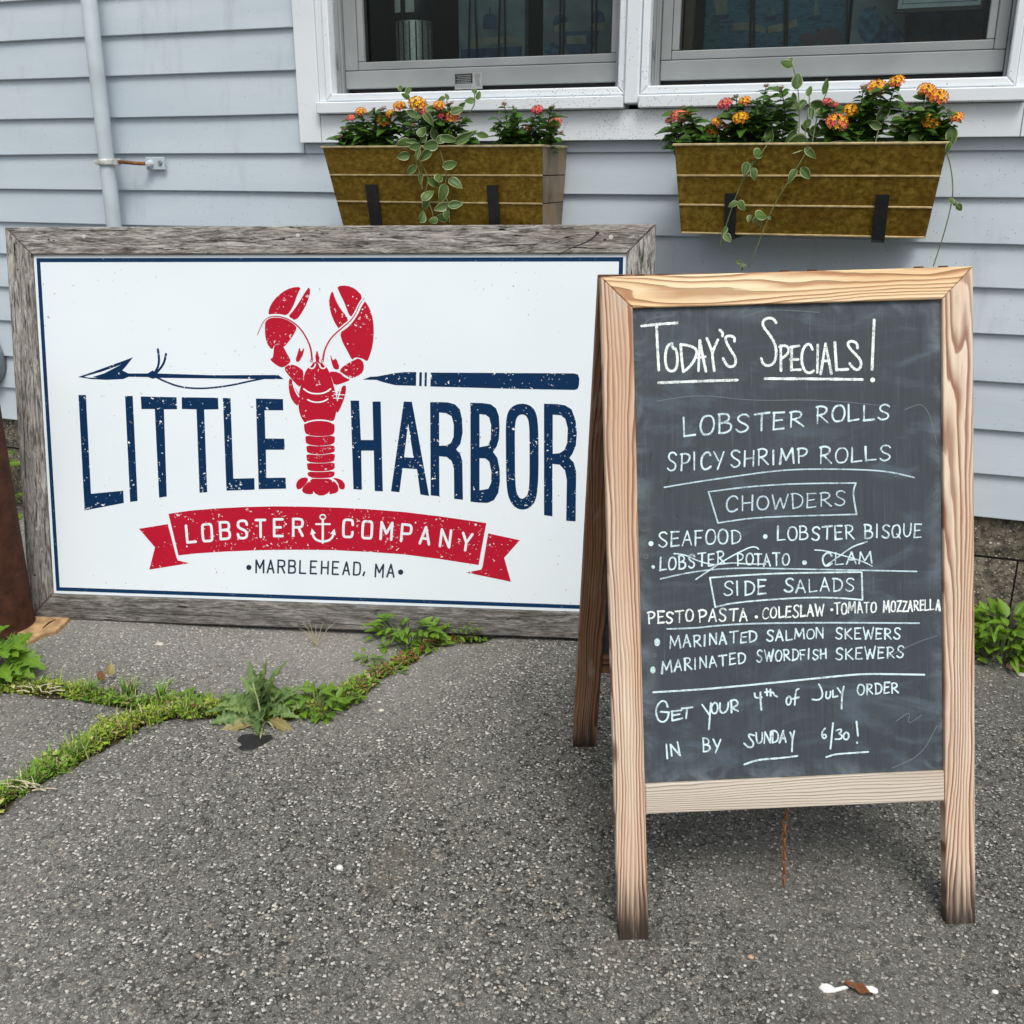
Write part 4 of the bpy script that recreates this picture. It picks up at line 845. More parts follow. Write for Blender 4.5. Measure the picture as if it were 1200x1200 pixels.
D=DS(FS,off=-E_+.0003,lift=.00002,cyc=8)
# navy border band
g0=.0049*K_+b_; g1=g0+.0105
z_=-E_+.0003; o=[(g0,g0),(WS-g0,g0),(WS-g0,H_-g0),(g0,H_-g0)]; i_=[(g1,g1),(WS-g1,g1),(WS-g1,H_-g1),(g1,H_-g1)]
m=MB(); m.add([(*p,z_) for p in o+i_],[(0,1,5,4),(1,2,6,5),(2,3,7,6),(3,0,4,7)]); link('printed_border',mesh('printed_border',m.V,m.F,M_BLUE0),span,FS)
TA=(80,320,3.3333); TB=(280,300,2.7273)
for p in ([(40,476),(69,476),(89,862),(215,850),(217,898),(64,927)],[(222,480),(252,480),(271,890),(242,894)],[(283,482),(423,485),(425,532),(374,532),(385,873),(355,877),(338,531),(286,531)],[(443,485),(585,487),(587,532),(531,533),(543,856),(513,858),(501,532),(444,531)],
          [(604,488),(634,488),(645,803),(727,801),(728,846),(618,850)],[(733,490),(839,492),(840,536),(767,536),(770,646),(844,647),(846,690),(772,690),(774,800),(849,799),(851,842),(744,844)]):
    D.poly(p,(),TA); D.build('letter',M_BLUE,span)
for p,h in [([(357,462),(384,462),(390,588),(430,588),(427,465),(453,465),(460,752),(434,751),(431,622),(391,622),(393,747),(366,745)],[]),
  ([(527,465),(553,466),(608,767),(580,762),(569,681),(523,678),(513,755),(486,752)],[[(541,535),(558,645),(528,643)]]),
  ([(611,467),(650,467),(668,468),(690,474),(706,490),(713,520),(715,565),(708,600),(694,618),(707,632),(714,655),(716,779),(688,776),(687,680),(680,655),(664,642),(640,640),(641,768),(613,765)],[[(640,500),(662,502),(680,512),(687,540),(686,578),(677,598),(662,606),(640,606)]]),
  ([(740,469),(780,470),(805,474),(822,487),(831,512),(833,550),(831,585),(824,608),(812,626),(826,645),(833,680),(834,720),(829,757),(815,780),(795,789),(765,788),(740,785)],[[(769,505),(788,507),(800,516),(806,540),(805,585),(796,606),(769,611)],[(769,646),(788,647),(800,657),(807,690),(806,725),(797,744),(769,749)]]),
  ([(975,472),(1015,473),(1042,477),(1063,490),(1076,525),(1080,565),(1077,605),(1066,632),(1056,645),(1070,660),(1078,690),(1076,848),(1046,846),(1048,715),(1042,685),(1025,667),(1002,664),(1002,832),(975,828)],[[(1003,507),(1028,509),(1043,520),(1051,550),(1049,598),(1040,620),(1025,630),(1003,632)]])]:
    D.poly(p,h,TB); D.build('letter',M_BLUE,span)
D.poly([(905,471),(930,476),(948,495),(956,530),(958,620),(957,720),(951,775),(935,803),(905,813),(878,801),(860,770),(854,715),(853,600),(853,530),(860,495),(880,476)],[[(905,505),(920,511),(928,535),(929,610),(929,720),(924,762),(906,779),(891,768),(883,735),(882,610),(882,535),(890,511)]],TB,2,hsmooth=2); D.build('letter',M_BLUE,span)
# harpoon
D.poly([(38,406),(100,385),(253,329),(225,365),(211,380),(235,392),(310,392),(330,380),(345,392),(560,399),(820,398),(842,414),(760,414),(345,409),(330,413),(312,406),(235,405),(215,414),(150,417),(90,414)],[[(62,404),(130,385),(208,357),(140,392),(95,406),(118,410),(75,408)]],TA)
for p in ([(350,298),(356,340),(350,370),(336,392)],[(382,316),(374,355),(345,390)]): D.stroke(p,2.6,TA,True)
D.stroke([(345,407),(380,425),(440,446),(500,451),(560,449),(640,438),(700,424),(765,411)],2.0,TA,True)
for p in ([(395,395),(420,386),(440,385),(500,374),(530,371),(567,371),(566,415),(500,413),(460,403),(440,396)],[(577,371.5),(585,371.5),(584,416),(576,415.5)],[(594,372),(601,372),(600,416.5),(593,416)],[(613,372.5),(700,373),(900,374),(1070,375),(1084,379),(1088,392),(1087,412),(1083,424),(1073,428),(900,425),(612,417)]): D.poly(p,(),TB)
D.build('harpoon_print',M_BLUE,span)
class DF(Decal):
    def P(s,x,y,dz):
        p=onplane(x,y,s.o,s.n); q=s.Fi@p; return (q.x,q.y,dz)
DK=DF(FS,off=.0002,lift=.00002,cyc=8)
for p,wd in [([(654,299),(664,293),(676,288),(690,283),(700,274)],1.9),([(640,270),(655,268),(672,267)],.9),([(60,268),(100,271),(150,270)],.8),([(210,283),(250,281),(300,284)],1.0),([(318,281),(333,280)],2.2),([(420,272),(470,270),(520,271)],.8),([(560,290),(600,287),(630,286)],1.0),([(24,420),(28,500),(30,560)],1.0),([(16,330),(19,390)],.9),([(140,716),(200,720),(260,722)],1.1),([(330,728),(400,731),(460,735)],1.0),([(748,275),(750,300)],.8)]:
    DK.stroke(p,wd,curved=True,taper=(.35,1.15)); DK.build('crack',M_GASK,sg)
for x,y,r in [(700,273,2.6),(709,281,2.0),(57,281,1.4),(63,282,1.3),(355,281,1.8),(21,316,1.3),(41,674,1.4)]:
    DK.dot(x,y,r,ry=r*.7); DK.build('knot_hole',M_GASK,sg)
# lobster
TL=(290,320,4.288)
for p in ([(108,208),(112,175),(135,135),(175,98),(220,76),(268,73),(250,105),(235,150),(220,180),(198,211),(160,203),(130,203)],[(308,72),(314,95),(305,130),(285,180),(245,238),(207,218),(235,185),(262,145),(290,95)],
  [(98,224),(140,218),(190,228),(243,268),(240,290),(215,330),(180,374),(160,350),(135,360),(128,380),(112,372),(95,335),(90,290),(92,250)],[(135,370),(152,360),(176,364),(190,395),(212,432),(212,448),(180,472),(160,468),(135,452),(115,432),(130,425),(133,400)],
  [(185,480),(212,462),(240,465),(265,480),(280,495),(276,540),(262,572),(240,550),(210,515)],
  [(430,92),(440,130),(465,180),(508,232),(482,268),(465,286),(440,250),(420,200),(412,150),(418,110)],[(453,68),(500,65),(540,80),(576,118),(558,150),(540,195),(520,220),(503,190),(490,150),(465,100)],
  [(582,138),(605,165),(625,215),(633,280),(628,360),(610,420),(600,442),(575,425),(540,420),(527,436),(505,390),(480,345),(468,300),(500,280),(530,250),(552,210),(568,165)],
  [(535,440),(560,430),(583,455),(580,495),(552,515),(520,528),(478,500),(465,490),(488,465)],[(410,497),(460,500),(490,527),(518,534),(480,550),(437,562),(425,525)],
  [(212,530),(225,535),(240,580),(258,612),(255,670),(225,640),(210,590)],[(490,560),(492,600),(478,650),(456,702),(448,690),(450,640),(458,590)],[(243,440),(255,400),(262,372),(268,400),(283,374),(280,402),(262,444)],[(418,408),(430,440),(445,428),(462,480),(436,482),(424,450)],
  [(350,385),(360,428),(385,470),(402,480),(420,530),(440,600),(448,660),(440,715),(430,742),(400,738),(350,735),(300,742),(290,752),(266,710),(258,655),(262,600),(280,540),(297,485),(322,472),(340,430)],
  [(288,752),(350,745),(433,752),(436,790),(425,812),(360,818),(298,810),(288,785)],[(296,818),(360,826),(433,818),(437,840),(428,858),(365,866),(300,858),(294,838)],[(300,868),(365,874),(433,866),(437,890),(428,900),(365,910),(305,902),(300,885)],[(300,912),(365,918),(435,908),(436,930),(428,946),(365,952),(305,946),(300,928)],[(302,956),(365,960),(434,954),(436,972),(428,988),(365,994),(308,990),(303,972)],[(303,1000),(365,1003),(433,998),(436,1012),(425,1024),(365,1028),(312,1024)],
  [(318,1036),(370,1036),(418,1036),(425,1060),(410,1100),(372,1118),(335,1102),(320,1065)],[(300,1028),(262,1034),(246,1060),(252,1085),(272,1080),(300,1050)],[(312,1048),(298,1060),(276,1085),(285,1105),(325,1110),(328,1095),(318,1070)],[(428,1030),(470,1038),(490,1062),(484,1085),(462,1082),(455,1050)],[(428,1048),(440,1052),(455,1075),(452,1100),(420,1108),(412,1105),(424,1075)]):
    gx=sum(q[0] for q in p)/len(p); gy=sum(q[1] for q in p)/len(p); xr=max(q[0] for q in p)-min(q[0] for q in p); yr=max(q[1] for q in p)-min(q[1] for q in p)
    D.poly([(gx+(q[0]-gx)*(1+7/xr),gy+(q[1]-gy)*(1+7/yr)) for q in p],(),TL,1)
D.build('lobster_print',M_RED,span)
D2=DS(FS,off=-E_+.00055,lift=.00002,cyc=8)
D2.stroke([(335,440),(325,380),(300,325),(260,265),(200,222),(140,212),(95,222),(70,262)],4.2,TL,True); D2.stroke([(370,440),(385,385),(420,325),(480,272),(520,242),(548,200),(565,160),(592,122)],4.8,TL,True)
for p,wd in [([(283,582),(310,602),(350,608),(390,602),(418,582)],1.7),([(303,636),(325,647),(352,650),(385,645),(404,633)],1.6),([(288,755),(320,742),(365,738),(410,743),(435,757)],1.6),([(430,595),(470,590)],1.0),([(440,610),(488,612)],1.0),([(452,640),(472,570)],1.4),([(432,628),(478,630)],.9)]: D2.stroke(p,wd,TL,True)
for x in (322,377): D2.dot(x,438,13,TL)
D2.stroke([(305,462),(315,480),(335,478),(342,458)],1.6,TL,True); D2.stroke([(362,458),(368,478),(388,480),(398,462)],1.6,TL,True); D2.stroke([(228,548),(240,590),(258,620)],1.6,TL,True)
for k in range(26): D2.dot(rng.uniform(100,630),rng.uniform(90,440),rng.uniform(1.5,4),TL)
D2.build('negative_print',M_NEG,span)
D3=DS(FS,off=-E_+.0008,lift=.00002,cyc=8)
D3.stroke([(325,434),(320,380),(298,325),(258,267),(198,226),(140,215),(95,225),(68,266),(50,312)],1.9,TL,True,(1.2,.25)); D3.stroke([(380,434),(387,385),(421,322),(481,271),(519,241),(547,200),(563,158),(588,126)],1.9,TL,True,(1.2,.3))
for x in (322,377): D3.stroke([(x+6*math.cos(i*.7),440+6*math.sin(i*.7)) for i in range(10)],.8,TL,True)
D3.build('antenna_print',M_RED,span)
TN=(140,560,2.4)
D=DS(FS,off=-E_+.0003,lift=.00002,cyc=8)
D.poly([(138,101),(200,92),(270,86),(350,82),(440,80),(530,81),(620,84),(700,88),(800,96),(900,108),(1032,127),(1010,245),(900,228),(800,215),(700,208),(600,203),(500,202),(400,203),(300,207),(220,212),(166,218)],(),TN); D.build('banner_print',M_RED,span)
D.poly([(55,143),(136,130),(160,222),(164,232),(196,240),(84,258),(100,195)],(),TN); D.build('banner_tail_print',M_RED,span); D.poly([(1037,156),(1126,175),(1082,225),(1101,292),(975,266),(1017,258),(1021,250)],(),TN); D.build('banner_tail_print',M_RED,span)
D2=DS(FS,off=-E_+.0006,lift=.00002,cyc=8)
def let(D,c,cx,cy,w_,h,ang,wd,T):
    ca,sa=math.cos(R(ang)),math.sin(R(ang)); f=.9 if c in 'EL' else 1
    for cur,pts in SANS.get(c,FONT.get(c)): D.stroke([(cx+((px-.5)*w_*f)*ca-((.5-py)*h)*sa,cy+((px-.5)*w_*f)*sa+((.5-py)*h)*ca) for px,py in pts],wd,T,cur)
SANS={'O':[B_((.5,1),(.05,1),(0,.75),(0,.25),(.05,0),(.5,0),(.95,0),(1,.25),(1,.75),(.95,1),(.5,1))],'C':[B_((1,.72),(.95,1),(.5,1.02),(.05,1),(0,.72),(0,.28),(.05,0),(.5,-.02),(.95,0),(1,.28))],
 'B':[A_((0,0),(0,1)),B_((0,1),(.6,1),(.95,.95),(.95,.58),(.6,.54),(0,.53)),B_((0,.53),(.6,.53),(1,.45),(1,.05),(.6,0),(0,0))],'P':[A_((0,0),(0,1)),B_((0,1),(.6,1),(1,.95),(1,.5),(.6,.45),(0,.45))],'R':[A_((0,0),(0,1)),B_((0,1),(.6,1),(1,.95),(1,.55),(.6,.5),(0,.5)),A_((.55,.5),(1,0))],
 'D':[A_((0,0),(0,1)),B_((0,1),(.6,1),(1,.9),(1,.1),(.6,0),(0,0))],'L':[A_((0,1),(0,0)),A_((0,0),(1,0))],'E':[A_((0,1),(0,0)),A_((0,0),(1,0)),A_((0,1),(1,1)),A_((0,.52),(.8,.52))],'H':[A_((0,1),(0,0)),A_((1,1),(1,0)),A_((0,.5),(1,.5))],
 'M':[A_((0,0),(0,1)),A_((0,1),(.5,.35)),A_((.5,.35),(1,1)),A_((1,1),(1,0))],'N':[A_((0,0),(0,1)),A_((0,1),(1,0)),A_((1,0),(1,1))],'A':[A_((0,0),(.5,1)),A_((.5,1),(1,0)),A_((.2,.32),(.8,.32))],'Y':[A_((0,1),(.5,.45)),A_((1,1),(.5,.45)),A_((.5,.45),(.5,0))],
 'S':[B_((1,.78),(.9,1.02),(.1,1.02),(0,.7),(.3,.55),(.75,.45),(1,.28),(.9,-.02),(.1,-.02),(0,.22))],'T':[A_((0,1),(1,1)),A_((.5,1),(.5,0))]}
for c,cx,cy,a in [('L',201,157,-5),('O',247,154,-4),('B',297,148,-3),('S',346,145,-2),('T',397,142,-1),('E',447,140,0),('R',502,139,0),('C',643,142,2),('O',697,146,3),('M',751,149,4),('P',807,155,5),('A',860,162,6),('N',917,170,7),('Y',976,180,9)]:
    let(D2,c,cx,cy,26 if c!='M' else 30,47,a,3.0,TN)
D2.stroke([(572,118),(572,182)],2.6,TN); D2.stroke([(553,130),(592,130)],2.2,TN); D2.stroke([(572+8*math.cos(i*.65),110+7*math.sin(i*.65)) for i in range(11)],1.6,TN,True); D2.stroke([(542,152),(548,172),(572,181),(597,173),(604,152)],2.6,TN,True)
D2.poly([(537,160),(541,142),(553,156)],(),TN); D2.poly([(593,157),(605,143),(609,161)],(),TN)
for k in range(14): D2.dot(rng.uniform(60,1100),rng.uniform(120,220),rng.uniform(1,2.5),TN)
D2.build('lettering',M_NEG,span)
for i,c in enumerate('MARBLEHEAD'): let(D,c,395+i*30.2+(i>5)*1.5,248+.8*abs(i-3)*.4+(.6*i),18 if c!='M' else 21,35,.5+i*.25,2.0,TN)
D.build('lettering',M_NAVY,span)
for c,x in (('M',731),('A',763)): let(D,c,x,261,21 if c=='M' else 19,35,3,2.0,TN)
D.build('lettering',M_NAVY,span); D.dot(364,252,7.5,TN); D.build('dot_print',M_NAVY,span); D.dot(791,265,7.5,TN); D.build('dot_print',M_NAVY,span); D.stroke([(689,265),(686,274)],2.2,TN)
D.build('lettering',M_NAVY,span)

# ------------------------------------------------------------------ planters
def planter(x0,x1,bx0,bx1,z0,z1,yf,yb,br,label):
    """tapered metal trough: top x0..x1 at z1, bottom bx0..bx1 at z0; front face from yf (top) to yf+.045 (bottom)"""
    t=thing('window_planter',label,'planter',((x0+x1)/2,(yf+yb)/2,z0),group='brass planters under the window')
    yfb=yf+.045; H=z1-z0
    def lerp(f): return (bx0+(x0-bx0)*f, bx1+(x1-bx1)*f, yfb+(yf-yfb)*f, z0+H*f)
    th=.0018
    for k in range(3):
        f0,f1=k/3+.008,(k+1)/3-.008; a=lerp(f0); b=lerp(f1); V=[];Fc=[]
        for (q,pz) in ((a,0),(b,0)):
            for i in range(9): xx=q[0]+(q[1]-q[0])*i/8; V.append((xx,q[2]-.0012*math.sin(PI*i/8),q[3]))
        for i in range(8): Fc.append((i,i+1,9+i+1,9+i))
        n0=len(V); V+=[(v[0],v[1]+th+.002,v[2]) for v in V]; Fc+=[tuple(n0+i for i in f[::-1]) for f in Fc]
        Fc+=[(i+1,i,n0+i,n0+i+1) for i in range(8)]+[(9+i,9+i+1,n0+10+i,n0+9+i) for i in range(8)]
        m=MB(); m.add(V,Fc); m.build('front_panel',M_BRASS,t,origin=((x0+x1)/2,yf,z0+H*(k+.5)/3))
    for f in (0.004,1/3,2/3):
        q=lerp(f); m=MB(); m.box((q[0]+.001,q[2]-.0035,q[3]-.0022),(q[1]-.001,q[2]+.004,q[3]+.0022),.001); m.build('rib',M_RIM,t,origin=((q[0]+q[1])/2,q[2],q[3]))
    for sd_,nm in ((0,'end_panel'),(1,'end_panel')):
        for k in range(3):
            f0,f1=k/3+.006,(k+1)/3-.006; a=lerp(f0); b=lerp(f1); xa=a[sd_]; xb=b[sd_]; o=.0015*(-1 if sd_==0 else 1)
            V=[(xa,a[2]+.0005,a[3]),(xa,yb,a[3]),(xb,yb,b[3]),(xb,b[2]+.0005,b[3])]; V+=[(v[0]-o*2,v[1],v[2]) for v in V]
            m=MB(); m.add(V,[(0,1,2,3) if sd_ else (3,2,1,0),(7,6,5,4) if sd_ else (4,5,6,7),(0,3,7,4),(1,5,6,2),(0,4,5,1),(3,2,6,7)]); m.build(nm,M_ZINC,t,origin=(xa,(yf+yb)/2,a[3]))
    m=MB(); a=lerp(0); b=lerp(1); m.add([(a[0],a[2],z0+.001),(a[1],a[2],z0+.001),(a[1],yb,z0+.001),(a[0],yb,z0+.001)],[(0,3,2,1)]); m.add([(a[0],yb,z0),(a[1],yb,z0),(b[1],yb,z1),(b[0],yb,z1)],[(0,1,2,3)]); m.build('liner',M_ZINC,t)
    m=MB(); m.box((x0-.004,yf-.006,z1-.001),(x1+.004,yf+.004,z1+.0045),.0015); m.box((x0-.004,yf+.0045,z1-.0008),(x0+.004,yb,z1+.0043),.0015); m.box((x1-.004,yf+.0045,z1-.0008),(x1+.004,yb,z1+.0043),.0015); m.build('rim',M_RIM,t)
    m=MB(); m.box((x0+.016,yf+.022,z1-.05),(x1-.016,yb-.002,z1-.018)); so=m.build('soil',M_SOIL,t); so['kind']='stuff'
    for (u0,u1,ftop) in br:
        q=lerp(ftop); q0=lerp(0); w_=u1-u0; m=MB()
        V=[]
        for (yy,zz) in ((q[2],q[3]),(q0[2],q0[3]-.006)):
            for xx in (u0,u1): V+=[(xx,yy-.0095,zz),(xx,yy-.0050,zz)]
        m.add(V,[(0,2,3,1),(4,5,7,6),(0,4,6,2),(1,3,7,5),(0,1,5,4),(2,6,7,3)])
        m.box((u0,q0[2]-.0095,z0-.012),(u1,yb+.03,z0-.0065)); m.box((u0,yb+.004,z0-.012),(u1,yb+.010,z0+H*.9)); m.build('bracket',M_BLACK,t)
    return t
Zt=1.2+.0473; yb=2.737
PL=planter(-1.440,-.829,-1.414,-.842,1.2-.156,Zt,2.53,yb,[(at(430.5,240,2.55).x,at(444,240,2.55).x,.55),(at(571.5,240,2.55).x,at(584,240,2.55).x,.55)],'brass planter box left of the mullion, one end panel showing')
PR=planter(-.504,.092,-.486,.071,1.2-.153,Zt,2.53,yb,[(at(848.5,250,2.55).x,at(862,250,2.55).x,.47),(at(1024,250,2.55).x,at(1040,250,2.55).x,.47)],'brass planter box on the right, above the chalkboard')

# ------------------------------------------------------------------ leaves
def leaf_mesh(name,mat,Lg=1,Wd=.6,fold=.18,droop=.15,cup=0,teeth=0,n=8,lobes=0,tip=1.0,hue=0.,wave=.02,bend=0):
    V=[];c=[];Fc=[]
    for i in range(n+1):
        t=i/n; w_=Wd/2*(math.sin(PI*min(t**.75,1))**.8) if 0<t<1 else 0
        if teeth: w_*=1+(.10 if i%2 else -.08)*teeth
        if lobes: w_*=(1+lobes*(.45 if i%2 else -.40))
        x=t*Lg; z=-droop*t*t*Lg
        for s in (-1,-.62,0,.62,1):
            V.append((x-(abs(s)*w_*.12 if lobes else 0),s*w_+bend*t*t,z+abs(s)*w_*fold*2-cup*(abs(s)*w_)**2+(wave*math.sin(i*1.9+s*3)*w_/Wd*2 if lobes else 0)))
            c.append((1.0 if abs(s)==1 or i in (0,n) else (.35 if abs(s)>.5 else 0.),1.0 if s==0 else 0.,hue+.25*(i/n),1))
    for i in range(n):
        for j in range(4): Fc.append((i*5+j,(i+1)*5+j,(i+1)*5+j+1,i*5+j+1))
    return mesh(name,V,Fc,mat,True,c)
VIN=[leaf_mesh('leaf',M_VINCA,1,.62,.45,.35,n=10,hue=.1,bend=.22),leaf_mesh('leaf',M_VINCA,1,.70,-.12,.55,n=10,hue=.4,bend=-.18),leaf_mesh('leaf',M_VINCA,1,.50,.5,-.2,n=10,hue=0.,bend=.3),leaf_mesh('leaf',M_VINCA,1,.66,.16,.12,hue=0),leaf_mesh('leaf',M_VINCA,1,.72,.06,.3,hue=.15),leaf_mesh('leaf',M_VINCA,1,.58,.3,.05,hue=.05),leaf_mesh('leaf',M_VINCA,1,.55,.2,.5,hue=.3)]
LAN=[leaf_mesh('leaf',M_LANT,1,.62,.2,.25,teeth=1,n=10,hue=0),leaf_mesh('leaf',M_LANT,1,.56,.1,.45,teeth=1,n=10,hue=.15),leaf_mesh('leaf',M_LANT,1,.66,.3,.1,teeth=1,n=10,hue=.35)]
WEE=[leaf_mesh('leaf',M_WEED,1,.42,.2,.3,teeth=.8,n=8,hue=0),leaf_mesh('leaf',M_WEED,1,.36,.1,.5,n=8,hue=.3),leaf_mesh('leaf',M_WEED,1,.5,.25,.1,teeth=.8,n=8,hue=.5)]
PAR=[leaf_mesh('leaf',M_WEED,1,.8,.15,.3,lobes=1,n=12,hue=.1),leaf_mesh('leaf',M_WEED,1,.75,.25,.5,lobes=1,n=12,hue=.3)]
THI=[leaf_mesh('leaf',M_THIS,1,.33,.28,.30,lobes=1.0,n=20,hue=0,wave=.05),leaf_mesh('leaf',M_THIS,1,.27,.4,.6,lobes=1.0,n=18,hue=.25,wave=.07),leaf_mesh('leaf',M_THIS,1,.24,.5,.15,lobes=.9,n=18,hue=.5,wave=.06)]
def place_leaf(me,parent,base,d,nrm,size,wscale=1,name='leaf'):
    d=Vector(d).normalized(); nrm=Vector(nrm); nrm=(nrm-d*nrm.dot(d))
    if nrm.length<1e-4: nrm=d.orthogonal()
    nrm.normalize(); y=nrm.cross(d)
    Mx=Matrix(((d.x*size,y.x*size*wscale,nrm.x*size,base[0]),(d.y*size,y.y*size*wscale,nrm.y*size,base[1]),(d.z*size,y.z*size*wscale,nrm.z*size,base[2]),(0,0,0,1)))
    return link(name,me,parent,Mx)
TOCAM=lambda p:(CAM-Vector(p)).normalized()
def imgdir(p,ang,depth=0):
    """a direction lying across the view, ang degrees from picture right, leaning to the viewer by depth"""
    return (_rt*math.cos(R(ang))+_up*math.sin(R(ang))+TOCAM(p)*depth).normalized()

# flower head: florets on a dome
FL={}
def head_mesh(kind):
    if kind in FL: return FL[kind]
    rs=random.Random(hash(kind)%999 if False else sum(map(ord,kind))); m=MB(); cols=[]
    pal={'yellow':[(.95,.52,.02),(.95,.42,.02),(.90,.28,.03)],'orange':[(.95,.50,.02),(.93,.34,.03),(.88,.22,.07)],'mixed':[(.95,.46,.03),(.90,.26,.08),(.75,.10,.14)],'pink':[(.80,.17,.12),(.72,.09,.15),(.62,.07,.16)],'salmon':[(.90,.27,.14),(.85,.18,.16),(.72,.13,.18)],'mauve':[(.38,.14,.16),(.30,.10,.11),(.26,.10,.10)],'bud':[(.10,.07,.03),(.16,.06,.05),(.08,.09,.03)]}[kind]
    N_=30 if kind not in('bud','mauve') else 12
    for i in range(N_):
        f=(i+.5)/N_; ph=math.acos(1-f*1.05); th=i*2.39996+rs.uniform(-.15,.15); nr=Vector((math.sin(ph)*math.cos(th),math.sin(ph)*math.sin(th),math.cos(ph))); c0=Vector((nr.x,nr.y,nr.z*.62))
        k=0 if f<.35 else (1 if f<.75 else 2); k=min(2,max(0,k+rs.choice([0,0,0,1,-1]))); cc=pal[k]; a=nr.orthogonal().normalized(); b=nr.cross(a); r_=.31*rs.uniform(.85,1.15); rot=rs.uniform(0,6)
        if kind in('bud','mauve'): r_*=.9
        V=[c0+nr*.03]; c=[(cc[0]*.9,cc[1]*.75,cc[2]*.7,1)]
        for p_ in range(5):
            for dx,rr_ in ((-.32,.8),(0,1.0),(.32,.8)):
                an=rot+2*PI*p_/5+dx; V.append(c0+nr*(.10+rs.uniform(-.03,.05))+(a*math.cos(an)+b*math.sin(an))*r_*rr_); j=rs.uniform(.85,1.15); c.append((min(cc[0]*j,.9),cc[1]*j,cc[2]*j,1))
            an=rot+2*PI*(p_+.5)/5; V.append(c0+nr*.05+(a*math.cos(an)+b*math.sin(an))*r_*.42); c.append((cc[0]*.75,cc[1]*.65,cc[2]*.7,1))
        Fc=[(0,1+i2,1+(i2+1)%20) for i2 in range(20)]; m.add(V,Fc,c)
    # green calyx dome beneath
    V=[];Fc=[]
    for i in range(4):
        for j in range(10):
            ph=(i/3)*1.5; V.append((.8*math.sin(ph)*math.cos(j*PI/5),.8*math.sin(ph)*math.sin(j*PI/5),.45*math.cos(ph)))
    for i in range(3):
        for j in range(10): Fc.append((i*10+j,i*10+(j+1)%10,(i+1)*10+(j+1)%10,(i+1)*10+j))
    m.add(V,Fc,(.10,.09,.03,1)); me=mesh('flower_head',m.V,m.F,M_FLOW,False,m.c); FL[kind]=me; return me
def lantana(label,base,tips,seed,group,fill=[],leafsize=.040,dens=1.95):
    """tips: (px,py,Y,radius_px,kind); every tip gets a stem from the soil with paired leaves"""
    rs=random.Random(seed); t=thing('lantana_plant',label,'plant',base,group=group); st=MB(); b=Vector(base)
    for (px,py,Yp,r,kind) in tips:
        p=at(px,py,Yp); root=Vector((b.x+(p.x-b.x)*rs.uniform(.35,.8)+rs.uniform(-.02,.02),min(max(b.y+(p.y-b.y)*.3,2.56),2.70),base[2]))
        mid=root.lerp(p,.5)+Vector((rs.uniform(-.012,.012),rs.uniform(-.01,.01),rs.uniform(0,.012)))
        sag=[root,root.lerp(mid,.5),mid,mid.lerp(p,.5)+Vector((0,0,.004)),p]; st.tube(sag,[.0024,.0022,.0018,.0013,.001],5,False)
        Lg=(p-root).length; npair=max(2,int(Lg/.022*dens))
        for k in range(npair):
            f=.15+.80*k/max(1,npair-1) if kind is None or r<1.2 else .12+.80*k/max(1,npair-1)
            q=root.lerp(mid,f*2) if f<.5 else mid.lerp(p,(f-.5)*2); az=rs.uniform(0,2*PI)
            for s in (0,PI):
                d=Vector((math.cos(az+s),math.sin(az+s)*.7-.15,rs.uniform(-.1,.45))).normalized(); sz=leafsize*rs.uniform(.6,1.15)*(1 if f<.7 else .75)
                place_leaf(rs.choice(LAN),t,q,d,Vector((rs.uniform(-.3,.3),-.45+rs.uniform(-.3,.3),1)),sz)
        if kind:
            rad=r*p.y/F*1.03; ax=(Vector((rs.uniform(-.35,.35),-.55,.9))).normalized(); x=ax.orthogonal().normalized(); y=ax.cross(x)
            Mx=Matrix(((x.x,y.x,ax.x,p.x),(x.y,y.y,ax.y,p.y),(x.z,y.z,ax.z,p.z),(0,0,0,1)))@Matrix.Scale(rad,4); link('flower_head',head_mesh(kind),t,Mx)
    for (px,py,Yp,sz,ang) in fill:
        p=at(px,py,Yp); place_leaf(rs.choice(LAN),t,p,imgdir(p,ang,.2),Vector((0,-.6,.8)),sz)
    st.build('stem',M_STEMD,t,smooth=True); return t
def PX(T,L): return [(T[0]+x/T[2],T[1]+y/T[2]) for x,y in L]
ZS=Zt-.02
a5=(380,90,5.4545); a7=(560,100,7.06); b6=(780,70,6.0); b5=(960,80,5.0)
def tips(T,L,rs): return [(T[0]+x/T[2],T[1]+y/T[2],2.545+rs.uniform(0,.06),r/T[2],k) for x,y,r,k in L]
rs=random.Random(3)
gl_='lantana plants in the planters'
lantana('lantana with orange and yellow flowers filling the left end of the left planter',(-1.36,2.62,ZS),tips(a5,[(170,265,27,'salmon'),(235,225,33,'orange'),(375,210,26,'mauve'),(380,280,44,'yellow'),(425,240,34,'orange'),(125,335,17,'mauve'),(105,382,18,'mauve'),(210,318,18,'mauve'),(318,205,12,'bud'),(60,402,1,None),(250,330,1,None),(300,300,1,None),(180,360,1,None),(420,330,1,None),(330,340,1,None),(120,400,1,None),(240,380,1,None),(370,380,1,None)],rs),1,gl_)
lantana('lantana with a yellow and pink flower in the middle of the left planter',(-1.17,2.63,ZS),tips(a5,[(480,190,38,'orange'),(595,175,54,'yellow'),(660,222,40,'salmon'),(735,185,36,'orange'),(810,175,20,'mauve'),(818,258,48,'mixed'),(745,250,28,'pink'),(565,312,18,'mauve'),(510,260,1,None),(860,300,1,None),(900,260,1,None),(700,300,1,None),(600,330,1,None),(860,380,1,None),(960,360,1,None),(500,350,1,None),(780,360,1,None),(920,400,1,None)],rs),2,gl_)
